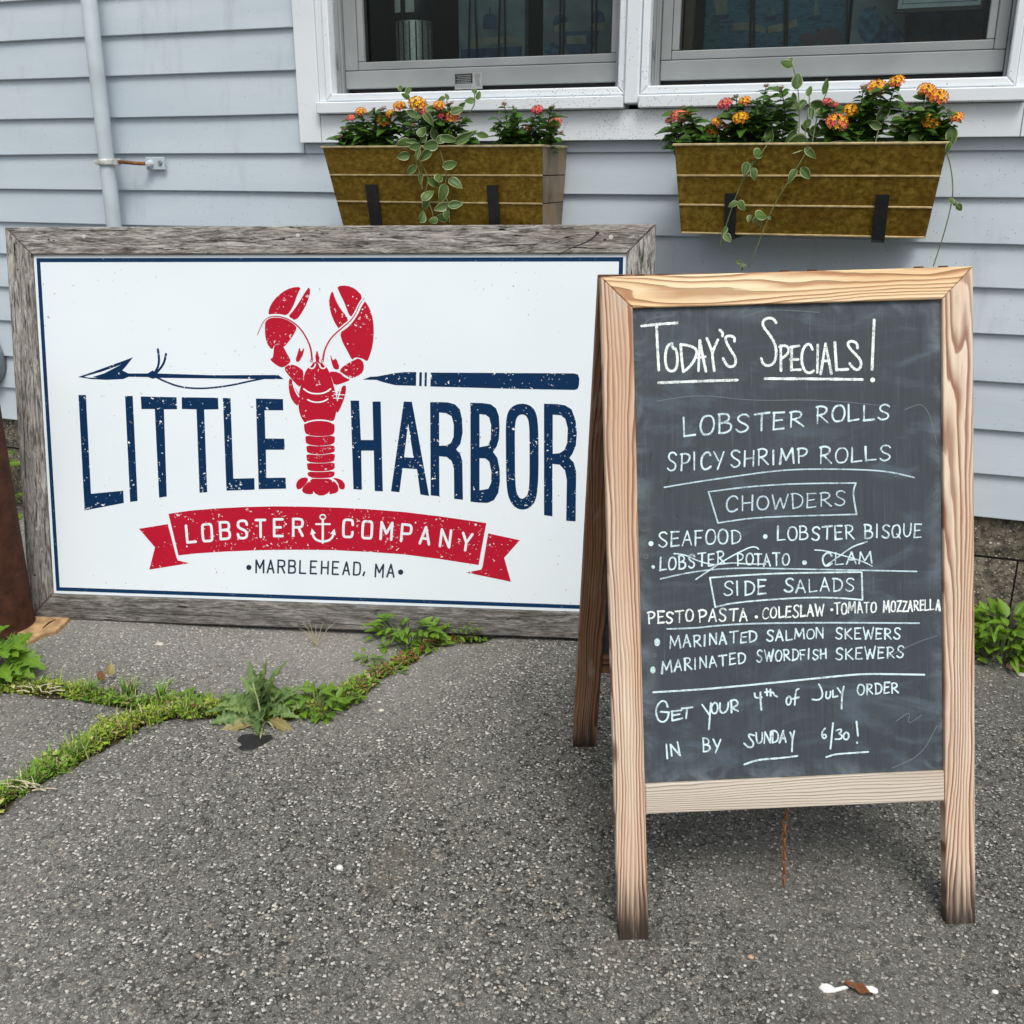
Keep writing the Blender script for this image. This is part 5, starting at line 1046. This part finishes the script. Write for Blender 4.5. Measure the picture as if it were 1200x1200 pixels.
lantana('small lantana with pink flowers at the right end of the left planter',(-.93,2.63,ZS),tips(a7,[(218,158,25,'mauve'),(292,180,14,'bud'),(492,205,45,'pink'),(612,185,27,'mauve'),(640,310,52,'salmon'),(688,395,24,'mauve'),(425,352,30,'salmon'),(160,270,1,None),(330,260,1,None),(140,380,1,None),(320,340,1,None),(200,330,1,None),(440,290,1,None),(520,320,1,None),(570,400,1,None),(260,420,1,None),(640,450,1,None)],rs),3,gl_,dens=1.5)
lantana('lantana with pink and orange flowers at the left end of the right planter',(-.45,2.62,ZS),tips(b6,[(30,430,28,'pink'),(100,405,54,'salmon'),(122,335,18,'mauve'),(172,372,20,'orange'),(50,375,15,'mauve'),(320,505,53,'orange'),(362,440,34,'orange'),(425,470,20,'salmon'),(20,480,1,None),(200,430,1,None),(240,500,1,None),(60,560,1,None),(180,540,1,None),(380,560,1,None),(130,500,1,None),(300,570,1,None)],rs),4,gl_)
lantana('lantana with one round yellow flower left of the middle of the right planter',(-.33,2.64,ZS),tips(b6,[(420,315,46,'pink'),(555,295,37,'orange'),(525,412,46,'yellow'),(495,262,20,'bud'),(665,380,20,'pink'),(708,185,19,'mauve'),(815,200,19,'mauve'),(640,270,1,None),(740,250,1,None),(590,370,1,None),(450,400,1,None),(640,470,1,None),(740,330,1,None),(830,380,1,None),(760,440,1,None),(560,480,1,None)],rs),5,gl_)
lantana('lantana with an orange and pink globe flower right of the middle of the right planter',(-.18,2.62,ZS),tips(b5,[(103,318,52,'mixed'),(192,248,40,'yellow'),(50,200,25,'pink'),(90,215,18,'pink'),(262,115,22,'mauve'),(340,118,48,'orange'),(455,82,38,'orange'),(398,100,13,'bud'),(300,200,1,None),(260,190,1,None),(350,180,1,None),(440,200,1,None),(240,330,1,None),(400,260,1,None),(320,320,1,None),(180,390,1,None),(290,390,1,None)],rs),6,gl_)
lantana('lantana with wide orange flower heads at the right end of the right planter',(.02,2.62,ZS),tips(b5,[(630,132,42,'orange'),(695,172,47,'orange'),(545,345,45,'yellow'),(648,312,46,'yellow'),(805,290,32,'orange'),(500,220,22,'mauve'),(758,250,12,'bud'),(528,300,14,'bud'),(590,200,1,None),(550,240,1,None),(690,260,1,None),(600,270,1,None),(740,350,1,None),(660,380,1,None),(480,300,1,None),(560,400,1,None),(700,400,1,None),(620,240,1,None)],rs),7,gl_)
# variegated trailing vines: leaves (x, y, angle, length) and stems in zoomed picture units
def vine(label,base,T,leaves,stems,seed,Yf=2.525):
    rs=random.Random(seed); t=thing('variegated_vine',label,'plant',base,group='variegated trailing vines')
    for (x,y,ang,ln) in leaves:
        px,py=T[0]+x/T[2],T[1]+y/T[2]; Yp=Yf-rs.uniform(0,.022) if py>165 else Yf+rs.uniform(.0,.05)
        sz=ln/T[2]*Yp/F*1.02; c=at(px,py,Yp); d=imgdir(c,ang,rs.uniform(-.25,.25)); b=c-d*sz*.5
        place_leaf(rs.choice(VIN),t,b,d,TOCAM(c)+Vector((rs.uniform(-.5,.5),0,rs.uniform(-.1,.6))),sz,rs.uniform(.9,1.12))
    m=MB()
    for s in stems:
        P=[at(T[0]+x/T[2],T[1]+y/T[2],(Yf-.008 if T[1]+y/T[2]>165 else Yf+.02)) for x,y in s]; P=[Vector(p) for p in chaik3(P)]; m.tube(P,.0013,6)
    m.build('stem',M_STEM,t,smooth=True); return t
def chaik3(P,it=2):
    P=[Vector(p) for p in P]
    for _ in range(it):
        Q=[P[0]]
        for a,b in zip(P[:-1],P[1:]): Q+=[a*.75+b*.25,a*.25+b*.75]
        P=Q+[P[-1]]
    return P
vine('green and cream vine cascading over the front of the left planter',(-1.12,2.6,ZS),a5,[(540,88,65,62),(520,124,165,60),(490,70,95,50),(560,235,150,85),(590,268,30,80),(660,272,300,90),(680,190,60,80),(620,345,70,80),(705,362,110,92),(510,432,215,105),(580,447,190,85),(680,440,190,105),(792,418,330,125),(895,412,10,130),(1018,372,5,92),(505,508,190,90),(592,495,240,75),(645,497,195,95),(555,594,215,90),(608,645,250,75),(735,635,70,85),(700,678,320,95),(805,562,15,105),(838,680,330,110),(762,740,265,120),(652,748,60,100),(645,802,250,85),(745,835,200,95),(840,820,10,98),(632,897,60,85),(755,905,190,75),(700,918,200,60),(780,880,280,60),(560,410,160,70),(640,390,60,75),(755,395,30,90),(850,215,20,90)],
  [[(740,470),(760,540),(785,640),(760,720),(800,830),(800,935)],[(600,520),(640,590),(668,650),(640,760),(690,850),(700,930)],[(540,140),(560,200),(590,260)],[(575,500),(590,560),(620,640),(625,720)]],21)
vine('thin upright vine sprig rising behind the left planter flowers',(-1.05,2.62,ZS),a5,[(960,90,100,55),(988,118,60,60),(930,150,165,70),(750,140,200,50),(782,128,110,50),(880,200,20,70)],[[(960,110),(965,170),(930,230),(880,280),(840,330)],[(782,150),(790,200),(780,300)]],22,2.56)
vine('vine strand with paired leaves hanging across the left bracket of the right planter',(-.40,2.6,ZS),b6,[(725,527,100,118),(665,648,20,98),(562,768,255,92),(628,792,300,72)],[[(740,560),(700,620),(610,740),(555,840)]],23)
_v=vine('long thin vine strand ending in small leaves beside the left bracket',(-.41,2.58,ZS),(830,170,8.0),[(240,548,215,80),(318,555,330,95),(148,800,235,85),(180,868,310,95)],[[(420,150),(340,290),(250,500),(165,760),(120,900),(108,960)]],24)
_v=vine('long vine strand slanting down the middle of the right planter',(-.30,2.58,ZS),(830,170,8.0),[(955,70,320,120),(790,275,235,118),(910,265,310,125),(505,640,15,135),(385,690,250,75),(440,700,230,70),(478,735,270,50),(575,685,300,40),(285,1093,145,60),(335,1128,10,50),(315,1150,270,40)],[[(960,20),(900,95),(825,225),(745,345),(590,610),(490,870),(380,1150)],[(320,1140),(315,1180)]],25)
vine('upright green and cream vine standing in the middle of the right planter',(-.26,2.62,ZS),b6,[(850,27,165,85),(880,5,60,50),(925,148,78,105),(1008,215,88,78),(1138,198,60,95),(900,262,110,62),(875,312,175,112),(948,325,215,95),(1070,332,330,112),(1015,380,250,80),(872,478,180,112),(880,540,200,90),(990,480,340,85),(1060,508,340,100),(905,592,185,175),(1000,440,60,90),(1100,360,20,80),(935,180,70,40),(1040,540,330,90),(1115,440,10,80)],[[(880,0),(905,80),(930,190),(940,320),(940,480),(930,600)],[(1010,240),(1010,330),(985,480),(970,600)],[(1138,220),(1100,300),(1060,420),(1030,590)],[(905,290),(930,340)]],26,2.55)
vine('vine with grey green leaves near the orange globe flower',(-.12,2.62,ZS),b5,[(385,270,35,105),(325,330,150,80),(260,275,60,70),(190,375,10,95),(130,408,200,90),(20,370,190,70),(495,412,185,110),(580,415,340,100),(460,300,20,70),(460,350,350,100)],[[(60,435),(150,425),(330,440),(480,430)],[(330,440),(340,380),(385,290)],[(190,400),(250,430)]],27,2.54)
vine('single bare vine strand hanging off the right end of the right planter',(.08,2.6,ZS),b5,[(822,815,310,48),(775,775,140,40),(800,795,330,30),(790,390,290,90),(765,460,270,50)],[[(745,497),(762,540),(778,620),(784,720),(775,800),(735,960),(668,1160)],[(780,785),(800,795),(822,818)]],28,2.53)

# ------------------------------------------------------------------ weeds on the ground
def weed(name,label,cat,base,n,size,spread,lib,seed,up=.5,stemmat=M_STEM,height=.0,off=(0,0),group=None,box=None):
    rs=random.Random(seed); t=thing(name,label,cat,base,group=group); m=MB(); b=Vector(base)
    for k in range(n):
        az=rs.uniform(0,2*PI); rad=spread*math.sqrt(rs.random()); q=b+Vector((math.cos(az)*rad+off[0],math.sin(az)*rad*.7+off[1],height*rs.random()*(1-.4*rad/spread)))
        q.z=max(q.z,float(gz(q.x,q.y))+.004); az2=az+rs.uniform(-1,1); d=Vector((math.cos(az2),math.sin(az2)-.25,rs.uniform(-.05,up)))
        place_leaf(rs.choice(lib),t,q,d,Vector((rs.uniform(-.3,.3),-.3,1)),size*rs.uniform(.6,1.2))
        if k%2==0: g_=Vector((b.x+(q.x-b.x)*.4,b.y+(q.y-b.y)*.4,float(gz(b.x,b.y))-.003)); m.tube([g_,g_.lerp(q,.6)+Vector((0,0,.006)),q],[.0018,.0014,.001],5,False)
    m.build('stem',stemmat,t,smooth=True); return t
# thistle like weed in the middle of the crack
bp=G(310,846); t=thing('thistle_weed','large toothed leafy weed growing from the crack in front of the sign','weed',tuple(bp))
rs=random.Random(5)
for (bx,by,tx,ty,lift,wsc,mt) in [(308,840,250,850,.012,1.2,0),(306,838,236,816,.040,1.0,1),(306,836,256,826,.045,1.1,2),(309,834,286,772,.13,.9,0),(312,832,312,780,.13,1.0,1),(312,834,301,790,.12,1.2,2),(314,836,346,806,.07,1.1,0),(315,838,352,820,.045,1.0,1),(316,842,362,828,.03,.9,2),(311,842,294,856,.02,1.2,0),(309,844,296,864,.01,.7,1),(314,828,320,797,.11,1.3,2),(306,832,274,812,.07,1.2,0),(313,828,333,794,.10,1.1,1),(305,840,266,838,.03,1.3,2),(318,838,342,812,.06,1.3,0),
   (310,830,294,800,.10,1.5,1),(312,832,306,806,.09,1.5,0),(315,832,328,808,.08,1.6,2),(308,838,284,826,.06,1.6,1),(310,840,300,838,.05,1.5,0),(316,840,336,834,.04,1.5,1),(304,838,244,832,.03,.8,0),(303,836,262,816,.055,.9,1),(313,826,308,770,.15,.6,2),(318,834,344,798,.08,.8,1)]:
    a=G(bx+rs.uniform(-3,3),by+rs.uniform(-2,2)); e=atg(tx,ty+lift*60,lift*.72); d=e-a; o=place_leaf(THI[mt],t,a+Vector((0,0,.004+rs.uniform(0,.02))),d,Vector((rs.uniform(-.6,.6),-.6,rs.uniform(.4,1))),d.length*1.0,wsc)
for (bx,by,tx,ty,lift,wsc) in [(316,846,344,857,.008,1.0),(300,848,250,858,.006,1.0)]:
    a=G(bx,by); e=atg(tx,ty,lift); d=e-a; o=place_leaf(leaf_mesh('leaf',M_TAN,1,.30,.2,.3,lobes=.3,n=14,hue=.1),t,a+Vector((0,0,.006)),d,Vector((.2,-.4,1)),d.length*1.02,wsc)
m=MB()
for (bx,by,tx,ty,l) in [(308,846,296,800,.09),(312,846,322,856,.01),(310,846,305,865,.004)]:
    a=G(bx,by); e=atg(tx,ty,l); m.tube([a,a.lerp(e,.5)+Vector((0,0,.008)),e],[.003,.0025,.0012],6,False)
m.build('stem',m_plain('pale_stalk',(.38,.42,.22),.5),t,smooth=True)
gw='leafy weeds in the pavement crack'
weed('leafy_weed','low yellow green weed filling the crack at the left foot of the toothed weed','weed',tuple(G(222,822)),60,.018,.05,WEE,40,.7,height=.02,group=gw)
weed('leafy_weed','small weed on the reddish part of the crack, halfway to the sign frame','weed',tuple(G(452,786)),40,.014,.05,WEE,41,.7,height=.02,group=gw)
weed('leafy_weed','bright green weed clump just right of the toothed weed in the crack','weed',tuple(G(372,832)),90,.032,.065,WEE,31,.9,height=.055,group=gw)
weed('leafy_weed','bright green weed low clump further right along the crack','weed',tuple(G(402,820)),60,.022,.05,WEE,32,.8,height=.03,group=gw)
weed('leafy_weed','leafy green weed growing up against the bottom of the sign frame','weed',tuple(G(478,752)),120,.034,.10,WEE,33,.8,height=.085,group=gw)
weed('leafy_weed','darker small leafed weed right of the one against the sign frame','weed',tuple(G(530,742)),110,.019,.10,WEE,34,.6,height=.07,group=gw)
weed('leafy_weed','tiny weed sprig left of the weeds at the sign frame','weed',tuple(G(432,776)),18,.018,.03,WEE,35,.6,height=.03,group=gw)
weed('corner_weed','bright lobed weed at the left edge of the pavement, in front of the rusty post','weed',tuple(G(-8,792)),60,.062,.075,PAR,36,.9,height=.11)
weed('wall_weed','green weeds at the foot of the wall between rusty post and sign','weed',(at(18,690,2.70).x,2.66,0),60,.055,.10,WEE,37,.9,height=.34)
weed('wall_weed','bushy green weed at the foundation, right of the chalkboard','weed',(at(1176,755,2.66).x,2.66,.01),230,.047,.125,WEE,38,.9,height=.13)
weed('wall_weed','low green weed at the foundation just outside the right edge','weed',(at(1176,755,2.66).x+.26,2.64,.01),50,.05,.11,WEE,39,.7,height=.09)
# thin dry grass stalks before the sign
t=thing('dry_grass_tuft','thin dry grass stalks sprouting before the middle of the sign','grass',tuple(G(371,752)))
rs=random.Random(8); b0=G(371,758); 
for k in range(9):
    m=MB(); e=atg(rs.uniform(348,396),rs.uniform(722,745),rs.uniform(.02,.06)); m.tube([b0,b0.lerp(e,.5)+Vector((0,0,.012)),e],[.0009,.0008,.0005],5,False); m.build('stalk',m_plain('dry_stalk',(.35,.32,.2),.7) if k==0 else bpy.data.materials['dry_stalk'],t)
# mat of small plants in the cracks: uncountable
def growth(L,half,n,seed,x0=None,red=0,tall=.022):
    r_=np.random.RandomState(seed); m=MB(); seg=np.hypot(*np.diff(L,axis=0).T); cum=np.concatenate([[0],np.cumsum(seg)])
    for _ in range(n):
        s=r_.uniform(0,cum[-1]); i=min(np.searchsorted(cum,s)-1,len(seg)-1); i=max(i,0); f=(s-cum[i])/seg[i]; p=L[i]*(1-f)+L[i+1]*f; tdir=(L[i+1]-L[i])/seg[i]; nr=np.array([-tdir[1],tdir[0]])
        clump=.62+.25*math.sin(s*23+seed)*math.sin(s*9.1)+.13*math.sin(s*71+seed*3); o=r_.normal(0,.40)*half*clump+.010*math.sin(s*17+seed); q=p+nr*o; z=float(gz(q[0],q[1]))-.010+.004*r_.rand()
        if r_.rand()>clump+.10 or r_.rand()<.35*(math.sin(s*41+seed)*math.sin(s*29+o*160)>.35): continue
        kind=r_.rand(); az=r_.uniform(0,2*PI)
        if kind<.20:        # blade
            h=tall*r_.uniform(.6,2.4)*(1.8 if r_.rand()<.08 else 1); le=r_.uniform(.3,1.1); dx,dy=math.cos(az)*h*le,math.sin(az)*h*le; w_=r_.uniform(.0008,.0017); px,py=-math.sin(az)*w_,math.cos(az)*w_
            hu=.5+.5*math.sin(s*13+seed*2); c=(.15+.06*hu,.30+.02*hu,.03) if r_.rand()<.72 else (.42,.37,.20); j=r_.uniform(.6,1.4); c=(c[0]*j,c[1]*j,c[2]*j,1)
            m.add([(q[0]-px,q[1]-py,z),(q[0]+px,q[1]+py,z),(q[0]+dx*.5+px*.8,q[1]+dy*.5+py*.8,z+h*.75),(q[0]+dx*.5-px*.8,q[1]+dy*.5-py*.8,z+h*.75),(q[0]+dx,q[1]+dy,z+h)],[(0,1,2,3),(3,2,4)],c)
        else:               # little leaf
            h=(.002+tall*r_.rand()**1.5)*(1-.55*min(1,abs(o)/half))+.004; sz=r_.uniform(.003,.010)*(1.9 if r_.rand()<.10 else 1); tl=r_.uniform(-.2,.8); dx,dy=math.cos(az)*sz,math.sin(az)*sz; px,py=-math.sin(az)*sz*.42,math.cos(az)*sz*.42; zz=z+h
            u=r_.rand(); hu=.5+.5*math.sin(s*13+seed*2); c=(.15+.12*hu,.30+.04*hu,.03) if u<.60 else ((.07,.16,.018) if u<.82 else ((.38,.37,.13) if u<.92 else (.14,.085,.045))); 
            if red and r_.rand()<red: c=(.22,.10,.05)
            j=r_.uniform(.6,1.35); c=(c[0]*j,c[1]*j,c[2]*j,1)
            m.add([(q[0],q[1],zz),(q[0]+dx*.5+px,q[1]+dy*.5+py,zz+sz*tl*.6),(q[0]+dx,q[1]+dy,zz+sz*tl),(q[0]+dx*.5-px,q[1]+dy*.5-py,zz+sz*tl*.6)],[(0,1,2,3)],c)
    return m
m1=growth(LA,.062,19000,1,tall=.012); m2=growth(LB[:9],.047,12000,2,tall=.013); m3=growth(LB[8:12],.055,8000,3,tall=.012); m4=growth(LB[9:],.050,9000,4,red=.6,tall=.008)
for m_,lb in ((m1,'low green weeds and moss filling the diagonal pavement crack'),(m2,'low weeds and grass in the crack running left to right'),(m3,'small green growth around the base of the toothed weed'),(m4,'reddish low ground cover in the crack before the sign')):
    o=m_.build('crack_growth',M_GRASS); tag(o,lb,'ground cover',kind='stuff')
def tuft(label,px,py,n,h,seed,cols=((.10,.22,.03),(.16,.28,.05))):
    rs=random.Random(seed); b=G(px,py); t=thing('grass_tuft',label,'grass',tuple(b),group='grass tufts along the pavement crack'); m=MB()
    for k in range(n):
        az=rs.uniform(0,2*PI); le=rs.uniform(.25,1.1); hh=h*rs.uniform(.5,1.15); w_=rs.uniform(.0016,.0030); q=b+Vector((rs.uniform(-.012,.012),rs.uniform(-.01,.01),-.004))
        dx,dy=math.cos(az),math.sin(az); px_,py_=-dy*w_,dx*w_; V=[]
        for i in range(5):
            f=i/4; r_=hh*le*f*(.6+.4*f); z=hh*(f-.35*le*f*f); k_=(1-f)**.6 if i<4 else 0
            V+=[(q.x+dx*r_-px_*k_,q.y+dy*r_-py_*k_,q.z+z),(q.x+dx*r_+px_*k_,q.y+dy*r_+py_*k_,q.z+z+.0004)]
        c=rs.choice(cols) if rs.random()<.85 else (.40,.36,.18); j=rs.uniform(.7,1.3); m.add(V,[(2*i,2*i+1,2*i+3,2*i+2) for i in range(4)],(c[0]*j,c[1]*j,c[2]*j,1))
    m.build('blades',M_GRASS,t); return t
tuft('small grass tuft in the crack, straight below the harpoon tip',103,812,26,.045,1)
tuft('largest grass tuft in the crack between the plywood scrap and the toothed weed',152,812,46,.055,2)
tuft('grass tuft just left of the toothed weed',190,815,34,.05,3)
tuft('grass tuft sprawling on the diagonal part of the crack',92,886,26,.055,4)
tuft('grass tuft low on the diagonal crack near the left edge',40,915,24,.04,5)
t=thing('dry_litter','dry pale stems and straw lying in the crack at the left edge','litter',tuple(G(12,806)))
rs=random.Random(12)
for (px,py,w_,n) in ((8,803,26,16),(48,812,22,12),(24,928,20,14)):
    for k in range(n):
        m=MB(); a=G(px+rs.uniform(-w_,w_),py+rs.uniform(-4,4))+Vector((0,0,rs.uniform(.004,.016))); az=rs.uniform(-.7,.7)+(PI if rs.random()<.5 else 0); L_=rs.uniform(.015,.045)
        e=a+Vector((math.cos(az)*L_,math.sin(az)*L_,rs.uniform(-.004,.006))); m.tube([a,a.lerp(e,.5)+Vector((0,0,.003)),e],rs.uniform(.0008,.0018),5,False); m.build('straw',bpy.data.materials.get('straw') or m_plain('straw',(.52,.46,.33),.8,0,.3,60),t)
for (px,py,ang,l_,mt,lb) in [(129,797,80,.022,M_TAN,'pale yellow dead leaf standing in the crack grass'),(120,803,100,.018,M_DLEAF,'small red brown leaf standing in the crack grass'),(234,833,200,.02,M_DLEAF,'curled orange brown leaf left of the toothed weed'),(187,900-2,10,.0,M_TAN,'')]:
    if l_==0: continue
    p=G(px,py)+Vector((0,0,.012)); me=leaf_mesh('fallen_leaf',mt,1,.75,.25,.4,n=8,hue=.2); o=place_leaf(me,None,p,imgdir(p,ang,.1),TOCAM(p)+Vector((.2,0,.3)),l_*1.4,1,'fallen_leaf'); tag(o,lb,'leaf')
# ------------------------------------------------------------------ small things lying about
def rough_slab(name,label,cat,pts,th,mat,seed,split=None):
    rs=random.Random(seed); P=[G(x,y) for x,y in pts]; c=sum(P,Vector())/len(P); z=c.z
    m=MB(); m.prism([(p.x-c.x,p.y-c.y) for p in P],-.004,th,min(.003,th*.4)); o=m.build(name,mat,None,Matrix.Translation((c.x,c.y,z))); tag(o,label,cat); return o
o=rough_slab('plywood_scrap','orange tan rotted wood scrap at the foot of the rusty post','wood scrap',[(19,762),(27,753),(18,744),(36,738),(37,726),(82,728),(75,735),(66,743),(50,747),(40,753)],.012,M_TANW,1)
m=MB(); a,b_2,c_2=G(51,741),G(58,735),G(66,731); 
m.tube([p+Vector((0,0,.0125)) for p in (a,b_2,c_2)],[.0016,.003,.001],6); q=m.build('split_line',M_RUST,o)
rough_slab('tar_patch','small black tar patch on the asphalt below the toothed weed','patch',[(278,868),(283,862),(296,861),(302,863),(318,862),(320,866),(306,874),(296,879),(284,880),(279,877),(284,873)],.0028,M_TAR,2)
def pebble(px,py,r,mat,label,seed,sq=.6,cat='pebble',asp=1.0):
    rs=random.Random(seed); p=G(px,py); V=[];Fc=[]
    for i in range(6):
        for j in range(9):
            ph=PI*i/5; th=2*PI*j/9; k=r*(1+rs.uniform(-.14,.14)); V.append((k*asp*math.sin(ph)*math.cos(th),k*math.sin(ph)*math.sin(th),k*sq*math.cos(ph)))
    for i in range(5):
        for j in range(9): Fc.append((i*9+j,(i+1)*9+j,(i+1)*9+(j+1)%9,i*9+(j+1)%9))
    o=obj('pebble',V,Fc,mat,None,Matrix.Translation(p+Vector((0,0,r*sq*.5))),True); tag(o,label,cat); return o
pebble(398,1018,.0072,M_PLAS,'small white pebble alone on the asphalt below the big sign',1)
pebble(1190,783,.020,M_SHELL,'rounded tan pebble below the bushy weed at the right edge',2,.5,asp=1.3)
pebble(1197,791,.012,M_STONE,'flat white stone chip just below the tan pebble at the right',3,.4)
pebble(447,833,.0065,M_STONE,'white stone chip on the asphalt right of the reddish crack growth',4,.5)
pebble(187,755,.008,M_STONE,'pale chip lying on asphalt below the left part of the sign',5,.4,asp=1.6)
pebble(880,1122,.005,M_SHELL,'pale tan chip on the asphalt between the front feet of the chalkboard',6,.5)
pebble(430,768+24,.009,M_STONE,'whitish chip amid the reddish growth in the crack',7,.4)
pebble(1166,1163,.005,M_PLAS,'small white chip near the lower right corner of the pavement',8,.5)
# broken white plastic spoon with a dead leaf on it
sp0=G(967,1160); spx=thing('plastic_spoon','broken white plastic spoon lying on the asphalt, lower right','spoon',tuple(sp0))
m=MB(); P=[(959,1160),(962,1156),(968,1155),(974,1157),(978,1160),(990,1157),(994,1159),(978,1164),(972,1165),(965,1165)]; Q=[G(*p)-sp0 for p in P]; m.prism([(q.x,q.y) for q in Q],.002,.006,.0015); m.build('bowl',M_PLAS,spx,Matrix.Translation(sp0))
m=MB(); P=[(994,1156),(1005,1157),(1022,1157),(1028,1160),(1029,1164),(1024,1165),(1010,1161),(1000,1159)]; c=G(1010,1160); Q=[G(*p)-c for p in P]; m.prism([(q.x,q.y) for q in Q],.001,.004,.001); m.build('handle',M_PLAS,spx,Matrix.Translation(c))
c=G(1008,1163); m=MB(); rs=random.Random(4); V=[];Fc=[]
e0,e1=G(990,1155),G(1022,1170); d=(e1-e0)
for i in range(9):
    f=i/8; q=e0+d*f-c; w_=.0085*math.sin(PI*min(max(f,.04),.96))**.7; nr=Vector((-d.y,d.x,0)).normalized()
    for s in (-1,-.3,.4,1): V.append(tuple(q+nr*w_*s+Vector((0,0,.006+.003*math.sin(i*1.3+s*2)+.003*abs(s)))))
for i in range(8):
    for j in range(3): Fc.append((i*4+j,(i+1)*4+j,(i+1)*4+j+1,i*4+j+1))
o=obj('dead_leaf',V,Fc,M_DLEAF,None,Matrix.Translation(c),True); tag(o,'curled brown dead leaf lying across the broken white spoon','leaf')

# loose grit: uncountable little stones sitting on the asphalt
gm=MB(); r_=np.random.RandomState(77)
for _ in range(6500):
    x=r_.uniform(-2.4,.8); y=r_.uniform(.8,2.72); r0=.0011+.0022*r_.rand()**3+(.0022 if r_.rand()<.012 else 0); az=r_.uniform(0,6.28); ca,sa=math.cos(az),math.sin(az); e=r_.uniform(.6,1.4,6)
    z=float(gz(x,y))+r0*.15
    P=[(e[0],0,0),(0,e[1],0),(-e[2],0,0),(0,-e[3],0)]; V=[(x+(a*ca-b*sa)*r0,y+(a*sa+b*ca)*r0,z) for a,b,c in P]+[(x+r0*.2,y,z+r0*.55*e[4]),(x-r0*.3,y+r0*.2,z+r0*.45*e[5])]
    k=r_.rand(); c=(.62,.60,.55,1) if k<.45 else ((.30,.29,.27,1) if k<.75 else ((.42,.32,.22,1) if k<.85 else (.06,.06,.06,1)))
    gm.add(V,[(0,1,4),(1,5,4),(1,2,5),(2,3,5),(3,4,5),(3,0,4)],c)
o=gm.build('loose_grit',M_GRASS); tag(o,'loose grit and tiny stone chips scattered over the asphalt','gravel',kind='stuff')
